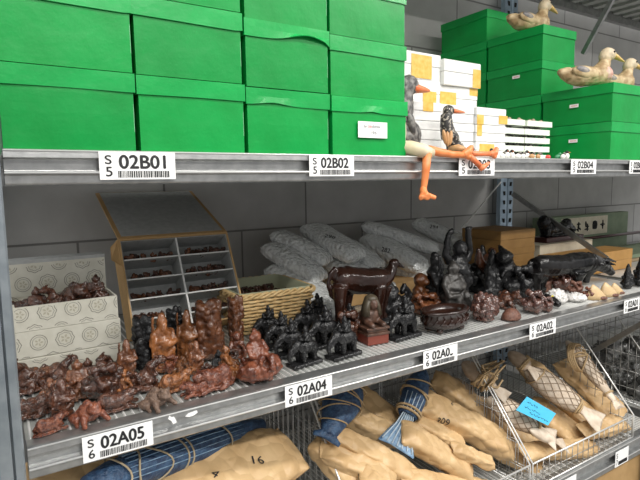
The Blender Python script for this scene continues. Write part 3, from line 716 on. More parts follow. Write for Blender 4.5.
rider = [('e', (.06, 0, .66), (.17, .16, .07)), ('e', (.04, 0, .76), (.10, .11, .1)), ('e', (.03, 0, .90), (.075, .075, .085)), ('c', (.04, .1, .78), (-.08, .12, .68), .04, .04), ('c', (.04, -.1, .78), (-.08, -.12, .68), .04, .04), ('e', (.19, .02, .72), (.07, .07, .08)), ('e', (.20, .02, .83), (.05, .05, .06)), ('e', (-.14, 0, .68), (.06, .07, .06)), ('e', (-.15, 0, .77), (.045, .045, .05)), ('e', (.02, 0, .985), (.045, .045, .04))]
T['elephant'] = fuse('body', eleph, .024, .01, 9, 1, 11); T['rider'] = fuse('rider', rider, .022, .012, 10, 1, 12)
T['plinth'] = fuse('plinth', [('b', (-.5, -.2, 0), (.46, .2, .1))]+[('e', (x/10, -.2, .05), (.05, .03, .04)) for x in range(-5, 5)], .024, .012, 9, 2, 13)
horse = [('e', (.05, 0, .52), (.30, .15, .15)), ('c', (-.18, 0, .58), (-.34, 0, .82), .12, .08), ('c', (-.34, 0, .84), (-.5, 0, .74), .075, .05), ('c', (-.3, .04, .92), (-.27, .05, .99), .03, .015), ('p', [(.34, 0, .58), (.45, 0, .5), (.47, 0, .25)], [.05, .06, .03])]
for sx, sy in ((-.15, .09), (-.18, -.09), (.25, .09), (.22, -.09)): horse += [('c', (sx, sy, .45), (sx-.02, sy, .08), .06, .045)]
T['peak'] = fuse('body', [('c', (0, 0, .0), (0, 0, .5), .26, .17), ('c', (0, 0, .5), (.02, 0, .95), .16, .05), ('c', (.2, 0, 0), (.22, 0, .5), .2, .07), ('c', (-.22, -.05, 0), (-.25, -.05, .6), .18, .06), ('e', (0, 0, .06), (.46, .3, .08))]+lumps(rr, 16, (0, 0, .3), (.3, .2, .28), .04, .08), .028, .02, 7, 1, 14)

GR = 'red brown carvings on the lower shelf'
KINDN = {'buddha': 'seated_figure_carving', 'standing': 'standing_figure_carving', 'relief': 'root_carving', 'relief_wide': 'root_carving', 'lying': 'reclining_animal_carving', 'crouch': 'toad_carving', 'dragon': 'dragon_carving', 'monkey': 'monkey_carving', 'pyramid': 'seated_figure_carving', 'heap': 'cluster_carving', 'peak': 'peaked_carving', 'scrap': 'small_carving'}
HGT = {'lying': 1.05, 'dragon': 1.05, 'crouch': .85, 'heap': .95, 'scrap': .85}
def fig(kind, u, v, hpx, m, label, rz=0, group=GR, z=None, y=None, wide=1, name=None, back=.0):
    p = P(u, v, z=ZL) if y is None else P(u, v, y=y)
    if z is not None: p.z = z
    s = hpx*mpp(p)/HGT.get(kind, 1.0)
    p = push(p, back+s*.2)
    if y is None and z is None: p.z = ZL+.0002
    o = obj(name or KINDN[kind], T[kind], m); o.location = p; o.rotation_euler = (0, 0, rz); o.scale = (s*wide, s*wide, s)
    return tag(o, label, 'figurine', group)
f = fig
f('lying', 33, 418, 24, 'dark', 'dark red brown reclining animal carving next to the rack upright, front left', .2)
f('lying', 50, 434, 19, 'red', 'red brown reclining animal carving nearest the lower beam at the far left', PI+.3)
f('dragon', 30, 394, 36, 'dark', 'dark brown tall carving against the upright, behind the reclining animals', .4)
f('lying', 47, 388, 26, 'brown', 'brown lumpy animal carving in front of the patterned boxes, first from the upright', .1)
f('dragon', 61, 388, 30, 'dark', 'dark carving with a curled top in front of the patterned boxes', PI)
f('standing', 63, 421, 40, 'dark', 'dark brown upright carving beside the red crouching one', .3, wide=1.3)
f('heap', 55, 405, 26, 'brown', 'brown knobbly carving behind the dark upright one', .9)
f('pyramid', 79, 400, 38, 'brown', 'brown seated figure carving with tan robe behind the red crouching one', -.3)
f('crouch', 90, 424, 25, 'rose', 'bright red crouching toad carving near the lower beam', .35)
f('buddha', 89, 383, 24, 'dark', 'dark seated figure carving below the second patterned box', 0)
f('heap', 105, 402, 40, 'dark', 'dark brown cluster carving between the red toad and the tan monkey', .5)
f('lying', 117, 411, 22, 'dark', 'dark brown long reclining carving with ridged back near the lower beam', PI, wide=1.2)
f('monkey', 123, 396, 30, 'tan', 'tan seated monkey carving in front of the patterned boxes', .2)
f('standing', 128, 382, 40, 'brown', 'brown slim standing figure carving at the corner of the patterned boxes', .1)
f('dragon', 113, 380, 28, 'dark', 'dark twisted carving behind the tan monkey', .2)
f('crouch', 158, 409, 23, 'greybrown', 'grey brown toad carving standing alone near the lower beam', .5)
f('dragon', 147, 392, 34, 'dark', 'dark brown twisted carving behind the grey brown toad', PI-.3)
f('lying', 176, 391, 21, 'tan', 'tan reclining animal carving behind the small red pig', PI+.2, wide=1.1)
f('lying', 197, 396, 18, 'rose', 'small red pig carving near the lower beam', .1)
f('heap', 150, 372, 26, 'brown', 'brown cluster carving at the foot of the orange standing figure', 0)
f('heap', 169, 374, 20, 'red', 'red brown low carving before the orange standing figure', .4)
f('crouch', 184, 374, 19, 'tan', 'tan small toad carving behind the reclining tan animal', .2)
f('lying', 216, 390, 26, 'rose', 'pinkish red lying carving left of the seated pyramid figure', .25)
f('pyramid', 228, 381, 34, 'tan', 'orange tan carving rising behind the pinkish lying one', 1.2)
f('pyramid', 258, 382, 50, 'rose', 'red seated figure on broad base, last before the black elephants', .4)
f('monkey', 237, 359, 30, 'red', 'small red brown seated monkey carving behind the red pyramid figure', -.2)
f('buddha', 219, 373, 22, 'black', 'small near black seated carving between red carvings', .1)
f('standing', 197, 377, 34, 'brown', 'brown monk carving standing in front of the tallest root carving', -.1)
f('heap', 207, 380, 16, 'dark', 'small dark lump carving behind the red pig', .1)
def tall(kind, u, vtop, y, m, label, rz=0, wide=1):
    p = P(u, 380, y=y); p = P(u, vtop, y=y) ; z = p.z-ZL; q = Vector((P(u, 375, y=y).x, y, ZL+.0002))
    s = z/T_H[kind]
    o = obj(KINDN[kind], T[kind], m); o.location = q; o.rotation_euler = (0, 0, rz); o.scale = (s*wide, s*wide, s)
    return tag(o, label, 'figurine', GR)
T_H = {k: max(v.co.z for v in T[k].vertices) for k in T}
tall('standing', 164, 312, .235, 'tan', 'orange tan tall standing figure carving before the divided carton', .1, .95)
tall('relief', 146, 314, .25, 'black', 'near black tall root carving left of the orange standing figure', 0, 1.0)
tall('standing', 189, 309, .265, 'tan', 'tan tall standing figure between orange figure and tallest root carving', -.3, .85)
tall('relief_wide', 212, 298, .25, 'brown', 'tallest brown root carving with many heads', 0, 1.0)
tall('relief', 238, 294, .30, 'brown', 'slim brown root carving beside the wicker basket', .3, .85)
tall('relief', 177, 305, .31, 'black', 'near black root carving behind the two standing figures', .8, .9)
tall('standing', 201, 300, .31, 'dark', 'dark tall standing figure left behind the tallest root carving', .8, .8)
f('heap', 230, 366, 18, 'dark', 'dark lump carving at the foot of the small red monkey', .3)

# black elephants with riders
GE = 'black elephants with riders'
def elephant(u, v, hpx, label, rz=.15, name='elephant_carving', group=GE, m='black'):
    p = P(u, v, z=ZL); s = .92*hpx*mpp(p); p = push(p, s*.2); p.z = ZL+.0002
    t = thing(name, label, 'figurine', p, rz, group, s)
    setmesh('body', T['elephant'], m, t); setmesh('rider', T['rider'], m, t); setmesh('plinth', T['plinth'], m, t)
    return t
for u, v, h, lab in ((305, 367, 42, 'front'), (291, 357, 40, 'second'), (281, 348, 38, 'third'), (268, 341, 37, 'fourth')):
    elephant(u, v, h, 'black elephant carving with rider, %s one of the row running back to the wicker basket' % lab)
for u, v, h, lab in ((344, 359, 44, 'black elephant carving with rider beside the sphinx, nearest the lower beam'), (325, 348, 44, 'black elephant carving with rider standing between the two front elephants'),
                     (307, 338, 40, 'black elephant carving with rider close to the basket corner'), (349, 342, 40, 'black elephant carving with rider half hidden behind the one beside the sphinx'), (317, 330, 38, 'black elephant carving with rider farthest back before the bubble wrap')):
    elephant(u, v, h, lab)
elephant(404, 340, 44, 'black carved elephant with riders right of the sphinx', .1)

# ---- sphinx
p = P(371, 346, z=ZL); s = 49*mpp(p); p = push(p, s*.28); p.z = ZL
t = thing('sphinx_figure', 'small painted sphinx on stepped base with red front', 'figurine', p, -.12, None, s)
MB().box((-.25, -.3, 0.004), (.25, .42, .2)).build('red_base', 'sphinxbase', t, bevel=.012)
MB().box((-.27, -.32, .2), (.27, .44, .25)).box((-.24, -.28, .25), (.24, .42, .31)).box((-.27, -.31, .31), (.27, .44, .36)).build('step', 'sphinxbody', t, bevel=.01)
setmesh('body', fuse('body', [('e', (0, .14, .48), (.2, .3, .15)), ('e', (0, -.02, .56), (.19, .14, .18)), ('c', (.13, -.05, .43), (.13, -.3, .40), .07, .06), ('c', (-.13, -.05, .43), (-.13, -.3, .40), .07, .06), ('e', (0, -.1, .80), (.10, .10, .125)), ('e', (0, -.2, .77), (.025, .03, .03))], .022, .006, 10, 2), 'sphinxbody', t)
b = MB(); b.loft([[(-.22, -.1, .56), (-.12, -.16, .56), (-.12, .08, .56), (-.22, .05, .56)], [(-.19, -.08, .75), (-.10, -.14, .75), (-.10, .1, .75), (-.19, .06, .75)], [(-.12, -.06, .94), (-.05, -.12, .94), (-.05, .1, .94), (-.12, .06, .94)]])
b.loft([[(.12, -.16, .56), (.22, -.1, .56), (.22, .05, .56), (.12, .08, .56)], [(.10, -.14, .75), (.19, -.08, .75), (.19, .06, .75), (.10, .1, .75)], [(.05, -.12, .94), (.12, -.06, .94), (.12, .06, .94), (.05, .1, .94)]])
b.ell((0, .0, .90), (.14, .15, .1)); b.build('headcloth', 'sphinxhead', t, smooth=True)

# ---- glossy long bodied animal
pf = P(384, 318, z=ZL)
def animal(name, label, p, H, L_, m, parts, horns=False, rz=0, cat='figurine', seed=0):
    t = thing(name, label, cat, p, rz)
    setmesh('body', fuse('body', parts, .0048 if H > .1 else .004, .0012, 40, 3, seed), m, t)
    return t
yA = .22
o_ = P(362, 330, y=yA); o_.z = ZL
L = lambda u, v, y=yA: P(u, v, y=y)-o_
el = [('p', [L(337, 281), L(346, 279), L(357, 281), L(368, 281), L(378, 280), L(386, 277)], [.030, .040, .041, .040, .040, .028]), ('e', L(341, 279), (.030, .038, .036)), ('p', [L(382, 279), L(389, 274), L(393, 267)], [.033, .022, .016]), ('e', L(394, 263.5), (.018, .016, .0165)), ('p', [L(397, 264), L(405, 268)], [.009, .003]),
      ('p', [L(336, 268), L(330.5, 274), L(328, 285), L(331, 296), L(335, 299)], [.010, .007, .006, .006, .006])]
for uu, yy in ((340, yA-.022), (347, yA+.022), (379, yA-.022), (385, yA+.02)):
    q0 = P(uu, 286, y=yy); q1 = Vector((q0.x-.004, q0.y, ZL+.006)); el.append(('p', [q0-o_, q0.lerp(q1, .45)-o_, q1-o_], [.024, .014, .012]))
t = thing('animal_figure', 'glossy dark brown long bodied animal with curled tail and small beaked head', 'animal figure', o_)
setmesh('body', fuse('body', el, .004, .001, 40, 3), 'gloss', t)
fig('heap', 346, 322, 34, 'dark', 'dark brown carved head shape under the glossy animal', .2, 'dark carvings in the middle of the lower shelf', z=ZL, y=.16)
# dark lion behind the elephant
fig('dragon', 391, 327, 58, 'black', 'tall black lion carving between sphinx and oval planter', .1, 'dark carvings in the middle of the lower shelf', wide=.85)

# ---- oval planter
p = P(443.5, 336, z=ZL); e = mpp(p); W = 30*e; p = push(p, W*.5); p.x += W*.05; p.z = ZL
t = thing('planter_bowl', 'dark brown oval carved planter bowl with feet', 'bowl', p, 0)
def oval(rx, ry, z, n=40, lob=0): return [(rx*math.cos(2*PI*k/n)*(1+lob*math.cos(8*2*PI*k/n)), ry*math.sin(2*PI*k/n)*(1+lob*math.cos(8*2*PI*k/n)), z) for k in range(n)]
H = 23*e
b = MB(); b.loft([oval(W*.72, W*.42, H*.16), oval(W*.9, W*.56, H*.3, lob=.01), oval(W*.97, W*.6, H*.55, lob=.015), oval(W*.9, W*.55, H*.82), oval(W*1.0, W*.62, H*.88), oval(W*1.0, W*.62, H), oval(W*.88, W*.52, H), oval(W*.84, W*.48, H*.8), oval(W*.6, W*.3, H*.7)])
b.build('bowl', 'gloss', t, smooth=True)
for a in (.75, 2.4, 3.9, 5.5):
    MB().ell((math.cos(a)*W*.7, math.sin(a)*W*.42, H*.13), (W*.13, W*.1, H*.125)).build('foot', 'gloss', t, smooth=True)
b = MB()
for a in range(20):
    an = 2*PI*a/20; b.tube([(W*.965*math.cos(an+.12*k)*1.01, W*.6*math.sin(an+.12*k)*1.01, H*(.56+.12*math.sin(k*1.5))) for k in range(-1, 2)], W*.022, 6)
b.build('carved_band', 'gloss', t, smooth=True)

GM = 'dark carvings in the middle of the lower shelf'
fig('heap', 424, 322, 26, 'brown', 'brown carved block behind the oval planter', 0, GM, wide=1.5, back=.05)
o = fig('monkey', 419, 318, 46, 'monkeyface', 'orange brown faced monkey carving behind the oval planter', .5, GM, back=.03)
fig('standing', 434, 318, 60, 'black', 'thin dark carving with raised arm next to the monkey', .6, GM, back=.03)
# figure with both arms raised
p = P(457, 316, z=ZL); p = push(p, .09); p.z = ZL; s = 1.0*(P(457, 228, y=p.y).z-ZL)
t = thing('statue', 'black statue of a figure with both arms raised', 'statue', p, -.1, None, s)
setmesh('body', fuse('body', [('e', (0, 0, .04), (.2, .16, .05)), ('c', (0, 0, .08), (0, 0, .4), .15, .14), ('e', (0, -.02, .46), (.15, .13, .14)), ('e', (0, 0, .58), (.15, .11, .08)), ('e', (0, -.03, .74), (.09, .095, .115)), ('e', (0, -.12, .71), (.035, .03, .03)),
   ('p', [(-.13, 0, .58), (-.2, -.01, .68), (-.19, -.02, .82), (-.17, -.02, .93)], [.06, .05, .042, .035]), ('e', (-.15, -.03, .965), (.05, .03, .035)), ('p', [(.13, 0, .58), (.18, -.01, .7), (.15, -.02, .84), (.14, -.02, .95)], [.06, .05, .042, .035]), ('e', (.13, -.03, .985), (.05, .03, .03)), ('e', (-.12, -.03, .98), (.02, .02, .04)), ('e', (.17, -.03, .99), (.02, .02, .035))]+lumps(random.Random(4), 14, (0, 0, .3), (.15, .13, .25), .03, .06), .02, .01, 10, 1, 3), 'black', t)
# grey seated monk in front of it
p = P(452, 320, z=ZL); p = push(p, .05); p.z = ZL; s = P(452, 262, y=p.y).z-ZL
t = thing('monk_statue', 'grey black laughing monk statue seated in front of the raised arm statue', 'statue', p, .15, None, s)
setmesh('body', fuse('body', person_el(0, 0, .28, .74)+[('e', (0, .02, .16), (.32, .26, .17)), ('c', (-.1, -.2, .38), (-.16, -.28, .1), .09, .07), ('c', (.14, -.2, .38), (.2, -.26, .16), .09, .07), ('p', [(-.2, 0, .75), (-.33, -.05, .6), (-.3, -.15, .4), (-.1, -.25, .42)], [.06, .05, .05, .04])]+lumps(random.Random(8), 14, (0, 0, .22), (.3, .24, .18), .04, .08), .024, .014, 9, 1, 5), 'stone', t)
# stone lump
fig('scrap', 462, 325, 20, 'stone', 'grey stone lump beside the carved ball', .4, GM)
# carved ball
p = P(484, 326, z=ZL); r = 14.5*mpp(p); p = push(p, r); p.z = ZL
t = tag(obj('carved_ball', fuse('ball', [('e', (0, 0, 1.0), (.95, .9, .95)), ('e', (0, 0, .14), (.75, .7, .14))]+lumps(random.Random(2), 46, (0, 0, 1.0), (.88, .84, .85), .14, .26), .05, .05, 4, 1, 2), 'purple'), 'round glossy red brown carved ball on a foot, near the 02A02 label', 'figurine')
t.location = p; t.scale = (r, r, r)
# little turtle
p = P(511, 323, z=ZL); r = 11.5*mpp(p); p = push(p, r*.8); p.z = ZL
t = thing('turtle_figure', 'small smooth brown turtle shell figure by the beam', 'figurine', p, .2, None, r)
b = MB(); b.loft([oval(1, .75, .06), oval(1.06, .8, .2), oval(.9, .68, .55), oval(.6, .45, .85), oval(.2, .15, 1.0)]); b.build('shell', 'sphinxred', t, smooth=True)
MB().ell((.95, -.25, .2), (.28, .2, .18)).build('head', 'gloss', t, smooth=True)
MB().box((-.8, -.55, 0.0), (.8, .55, .12)).build('belly', 'gloss', t)
# bird
p = P(486, 300, z=ZL); p = push(p, .07); p.z = ZL; H = P(490, 244, y=p.y).z-ZL
t = thing('bird_figure', 'dark brown bird carving with spread wing beside kraft cartons', 'figurine', p, .2, None, H)
setmesh('body', fuse('body', [('e', (0, 0, .05), (.25, .2, .06)), ('c', (0, 0, .05), (0, 0, .4), .12, .09), ('e', (0, 0, .6), (.16, .14, .22)), ('e', (.2, 0, .84), (.10, .08, .09)), ('p', [(.28, 0, .85), (.42, 0, .80)], [.05, .015]), ('p', [(-.05, 0, .5), (-.25, .03, .7), (-.3, .03, .95)], [.12, .1, .04]), ('p', [(.1, -.1, .6), (.35, -.1, .45), (.4, -.1, .3)], [.1, .08, .04])]+lumps(random.Random(6), 12, (0, 0, .4), (.14, .12, .3), .04, .07), .024, .012, 9, 1, 4), 'dark', t)
for u, v, h, k, m, lab, bk in ((481, 300, 44, 'peak', 'black', 'black gnarled carving below the bird', .06), (491, 306, 46, 'peak', 'black', 'black knobbly carving behind the turtle shell', .05), (505, 306, 56, 'dragon', 'black', 'black branching carving in front of the kraft cartons', .06),
    (518, 304, 38, 'heap', 'black', 'dark carving between turtle shell and seated group', .03), (520, 292, 30, 'dragon', 'black', 'black twisted carving beside the buffalo tail', .08), (470, 298, 34, 'heap', 'black', 'black lump carving right of the monk statue', .04), (507, 312, 20, 'crouch', 'dark', 'dark glossy toad carving behind the turtle shell', .03), (463, 306, 30, 'relief', 'stone', 'grey black root carving between monk statue and carved ball', .03)):
    fig(k, u, v, h, m, lab, .3, GM, back=bk)
for u, v, h, k, m, lab in ((532, 315, 25, 'heap', 'purple', 'purple brown glossy group carving left of the yellow sticker'), (545, 313, 17, 'heap', 'purple', 'purple brown glossy lump carving below the yellow sticker'), (529, 301, 22, 'monkey', 'purple', 'purple brown little seated carving behind the glossy group'),
    (542, 293, 20, 'heap', 'sphinxred', 'red brown round carving wrapped in clear plastic, below the buffalo belly'), (561, 292, 22, 'heap', 'purple', 'purple brown shiny carving under the buffalo belly'), (575, 297, 16, 'heap', 'sphinxred', 'red brown lump carving before the buffalo forelegs'), (589, 300, 13, 'heap', 'red', 'small red brown lump next to the cream shells')):
    fig(k, u, v, h, m, lab, .2, 'shiny carvings at the buffalo')
# dark wrapped stick with the yellow sticker
a, b_ = P(541, 294, y=.12), P(560, 306, y=.045); b_.z = max(b_.z, ZL+.014); a.z = max(a.z, ZL+.02)
t = thing('wrapped_stick', 'dark stick in clear wrap with a round yellow sticker', 'wrapped carving', a)
setmesh('stick', fuse('stick', [('p', [Vector((0, 0, 0)), (b_-a)*.3, (b_-a)*.7, b_-a], [.008, .014, .015, .010])], .003, .001, 60, 2), 'glossblack', t)
p = (b_-a)*.35
b = MB(); b.loft([[p+Vector((math.cos(2*PI*k/16)*.0085, -.0175-d, .004+math.sin(2*PI*k/16)*.0085)) for k in range(16)] for d in (0, .0012)]); b.build('yellow_sticker', 'yellow', t)
# crinkled clear plastic
def crumple(name, me_el, vox, amp, fr, seed): return fuse(name, me_el, vox, amp, fr, 1, seed)
for i, (u, v, w, h, lab) in enumerate(((556, 306, 22, 16, 'crinkled clear plastic wrap in front of the buffalo'), (575, 303, 24, 8, 'flat crinkled clear plastic wrap next to the shells'), (539, 290, 16, 18, 'clear plastic bag standing by the buffalo hind leg'))):
    p = P(u, v, z=ZL); e = mpp(p); p = push(p, .02); p.z = ZL
    t = tag(obj('plastic_wrap', crumple('wrap', [('e', (0, 0, h*e*.45), (w*e*.5, w*e*.4, h*e*.5)), ('e', (w*e*.3, 0, h*e*.25), (w*e*.35, w*e*.3, h*e*.27))], .003, .006, 70, i), 'plastic'), lab, 'plastic wrap', 'clear plastic wraps')
    t.location = p
# cream shells
for i, (u, v, h, lab) in enumerate(((597, 301, 19, 'nearest the buffalo forelegs'), (609, 298, 18, 'middle of the three'), (617, 295, 14, 'nearest the black peaked carvings'))):
    p = P(u, v, z=ZL); e = mpp(p)*h*.8; p = push(p, e*.3); p.z = ZL
    t = thing('shell', 'cream shell standing on the lower shelf, '+lab, 'shell', p, -.4, 'cream shells', e)
    b = MB(); b.loft([oval(.75, .35, 0.01, 20), oval(.62, .32, .3, 20, .03), oval(.36, .2, .7, 20, .04), oval(.06, .05, 1, 20)])
    for k, v_ in enumerate(b.v): v_.x -= v_.z*.35
    b.build('shell_body', 'shell', t, smooth=True)
    MB().ell((.25, -.3, .12), (.3, .1, .12)).build('brown_edge', 'sphinxred', t, smooth=True)
for u, v, h, lab in ((627, 291, 22, 'black peaked carving beside the shells'), (640, 289, 28, 'black peaked carving at the right picture edge'), (652, 289, 26, 'black peaked carving just past the picture edge')):
    fig('peak', u, v, h, 'black', lab, .2, 'black peaked carvings', back=.01)

# ---- water buffalo
yB = P(582, 289, z=ZL).y+.02
o_ = P(575, 290, y=yB); o_.z = ZL
L = lambda u, v, y=yB: P(u, v, y=y)-o_
el = [('p', [L(534, 266), L(541, 265.5), L(552, 266), L(563, 265.5), L(574, 263.5), L(583, 262), L(591, 261)], [.031, .042, .044, .043, .046, .043, .033]), ('p', [L(588, 262), L(596, 263), L(603, 266)], [.044, .034, .027]), ('p', [L(601, 265), L(606, 268), L(612, 273)], [.028, .024, .016]),
      ('p', [L(602, 260), L(609, 259.5), L(616.5, 262)], [.010, .009, .004]), ('p', [L(603, 263, yB-.02), L(609, 263, yB-.05), L(616, 265, yB-.06)], [.010, .009, .004]), ('e', L(601, 264, yB-.035), (.016, .018, .008)),
      ('p', [L(531, 262), L(528.5, 268), L(528.5, 280)], [.013, .009, .010])]
for uu, yy in ((536, yB-.03), (543, yB+.03), (578, yB-.03), (586, yB+.025)):
    q0 = P(uu, 272, y=yy); q1 = Vector((q0.x, q0.y, ZL+.008)); el.append(('p', [q0-o_, q0.lerp(q1, .45)-o_, q1-o_], [.036, .019, .016]))
t = thing('buffalo_figure', 'glossy black standing water buffalo facing the end of the shelf', 'animal figure', o_)
setmesh('body', fuse('body', el, .005, .0012, 35, 3), 'glossblack', t)

# ================================================================== patterned boxes
def medallion(b, fb, cx, cz, r, kind, y):
    n = 28
    def R(k): return r*(1+(.07*math.cos(8*2*PI*k/n) if kind == 1 else 0))
    def ring(q, w):
        return [((cx+math.cos(2*PI*k/n)*R(k)*q, y, cz+math.sin(2*PI*k/n)*R(k)*q), (cx+math.cos(2*PI*k/n)*R(k)*(q-w), y, cz+math.sin(2*PI*k/n)*R(k)*(q-w))) for k in range(n)]
    for q, w in ((1, .075), (.74, .05)):
        rg = ring(q, w); vs = [p for pr in rg for p in pr]
        b.add(vs, [(2*k, (2*k+2) % (2*n), (2*k+3) % (2*n), 2*k+1) for k in range(n)])
    for a in range(5):
        an = a*2*PI/5; fb.add([(cx+math.cos(an+d)*r*q, y, cz+math.sin(an+d)*r*q) for d, q in ((0, .08), (.4, .35), (0, .55), (-.4, .35))], [(0, 1, 2, 3)])
def clip_add(dst, src, x0, x1, z0, z1):
    for f in src.f:
        ps = [src.v[i] for i in f]
        if all(x0 <= p.x <= x1 and z0 <= p.z <= z1 for p in ps): dst.add(ps, [tuple(range(len(ps)))])
def print_pattern(parent, W, H, y, off=0, step=.054, r0=.0195, rx=0):
    b, fb = MB(), MB(); rows = int(H/.045)+2
    for j in range(-1, rows):
        for i in range(-1, int(W/step)+2):
            s, f = MB(), MB()
            medallion(s, f, -W/2+rx+(i+.5*(j % 2))*step, off+j*.046, r0*(1.0 if (i+j) % 2 else .92), (i+j) % 2, y)
            clip_add(b, s, -W/2+.001, W/2-.001, .002, H-.002); clip_add(fb, f, -W/2+.001, W/2-.001, .002, H-.002)
    if b.f: b.build('printed_medallion', 'pattern', parent)
    if fb.f: fb.build('printed_pattern', 'patternfill', parent)
xL, xR = .020, .247
yP = .30
zs = [ZL, P(70, 352, y=yP).z, P(70, 325.5, y=yP).z, P(70, 301.5, y=yP).z]
GP = 'pale patterned boxes with medallion print'
for i in range(3):
    W, D, H = xR-xL-.004*i, .13, zs[i+1]-zs[i]
    lab = ['bottom pale box with printed medallions, behind the brown carvings', 'middle pale box with printed medallions', 'upper pale box with printed medallions, open, holding a row of dark figures'][i]
    t = thing('patterned_box', lab, 'box', ((xL+xR)/2-.002*i, yP+D/2+.002, zs[i]), .02, GP)
    if i < 2: MB().box((-W/2, -D/2, .0006), (W/2, D/2, H-.0006)).build('box_body', 'pale', t, bevel=.0015)
    else:
        b = MB(); b.box((-W/2, -D/2, .0006), (W/2, D/2, .004))
        b.box((-W/2, -D/2, .004), (W/2, -D/2+.004, H)); b.box((-W/2, D/2-.004, .004), (W/2, D/2, H+.01)); b.box((-W/2, -D/2+.004, .004), (-W/2+.004, D/2-.004, H)); b.box((W/2-.004, -D/2+.004, .004), (W/2, D/2-.004, H))
        b.box((-W/2+.004, -D/2+.004, .004), (W/2-.004, D/2-.004, H-.026))
        b.build('box_body', 'pale', t)
        ld = MB().box((-W/2, D/2-.006, H+.0005), (W/2, D/2-.002, H+.088)).box((-W/2, D/2-.002, H+.070), (W/2, D/2+.05, H+.088)).build('lid', 'pale', t)
        print_pattern(ld, W, H+.078, D/2-.0066, H+.03, rx=.03)
        MB().box((-W/2-.0004, D/2-.0062, H+.0805), (W/2+.0004, D/2+.0504, H+.0886)).build('grey_edge', 'greyliner', ld)
    print_pattern(t, W, H, -D/2-.0006, .028+.006*i, rx=(.018, .045, .012)[i])
zin = zs[2]+(zs[3]-zs[2])-.026+.0005
for i, (u, k, h, rz) in enumerate(((19, 'lying', 17, .2), (37, 'buddha', 25, .3), (56, 'dragon', 25, .1), (76, 'crouch', 28, .3), (97, 'pyramid', 29, -.4))):
    fig(k, u, 304, h, 'dark', 'dark brown figure standing in the open patterned box, %s from the upright' % ['first', 'second', 'third', 'fourth', 'fifth'][i], rz, 'dark figures in the open patterned box', y=yP+.045, z=zin)

# ================================================================== divided carton leaning back
yb, yt_ = .44, .59; zt_ = P(225, 233, y=yt_).z
c0, c1 = P(117, 243, y=yt_).x, P(225, 233, y=yt_).x
t = thing('divided_carton', 'brown carton with grey dividers leaning back, lid open against the wall', 'carton', ((c0+c1)/2, yb, ZL), 0)
up = Vector((0, yt_-yb, zt_-ZL-.004)); Lc = up.length; up.normalize(); bk = Vector((0, up.z, -up.y)); rx_ = Vector((1, 0, 0))
# local frame: x along the shelf, a up the open face, d into the carton
mt = Matrix(((1, 0, 0, 0), (0, bk.y, up.y, 0), (0, bk.z, up.z, .0), (0, 0, 0, 1)))
W = c1-c0; D = .095
lift = D*abs(bk.z)+.002
mt = Matrix.Translation((0, 0, lift)) @ mt
Lc -= lift*.9
def cb(*boxes):
    b = MB()
    for a, q in boxes: b.box(a, q, mt)
    return b
cb(((-W/2, 0, 0), (-W/2+.005, D, Lc)), ((W/2-.005, 0, 0), (W/2, D, Lc)), ((-W/2+.005, 0, 0), (W/2-.005, D, .005)), ((-W/2+.005, 0, Lc-.005), (W/2-.005, D, Lc)), ((-W/2+.005, D-.005, .005), (W/2-.005, D, Lc-.005))).build('carton_body', 'kraft2', t)
rows = 5; pit = (Lc-.01)/4.55; low = Lc-.005-pit*rows
dv = cb(*([((-.0015, .006, .006), (.0015, D-.006, Lc-.006))]+[((-W/2+.006, .006, .0+low+pit*i-.001), (W/2-.006, D-.006, low+pit*i+.001)) for i in range(1, rows)]
   +[((-W/2+.0052, .004, .006), (-W/2+.0072, D-.006, Lc-.006)), ((W/2-.0072, .004, .006), (W/2-.0052, D-.006, Lc-.006)), ((-W/2+.006, D-.0075, .006), (W/2-.006, D-.0055, Lc-.006)), ((-W/2+.006, .004, Lc-.0075), (W/2-.006, D-.006, Lc-.0055))]))
dv.build('divider', 'greyliner', t)
edge = cb(*([((-.0025, .0035, .006), (.0025, .0058, Lc-.006))]+[((-W/2+.007, .0035, low+pit*i-.002), (W/2-.007, .0058, low+pit*i+.002)) for i in range(1, rows)]))
edge.build('divider_edge', 'foam', t)
# lid up against the wall
hinge = Vector((0, 0, lift))+(mt.to_3x3() @ Vector((0, 0, Lc+.001)))
q = P(97, 193, y=.91); tip = Vector((0, q.y-yb, q.z-ZL)); dl = tip-hinge; dl.x = 0; Ll = dl.length; dl.normalize(); nb = Vector((0, dl.z, -dl.y))
ml = Matrix(((1, 0, 0, hinge.x), (0, nb.y, dl.y, hinge.y), (0, nb.z, dl.z, hinge.z), (0, 0, 0, 1)))
b = MB(); b.box((-W/2, .0, .002), (W/2, .005, Ll), ml)
ld = b.build('lid', 'kraft2', t)
MB().box((-W/2+.012, -.0012, .014), (W/2-.012, -.0002, Ll-.004), ml).build('grey_lining', 'greyliner', ld)
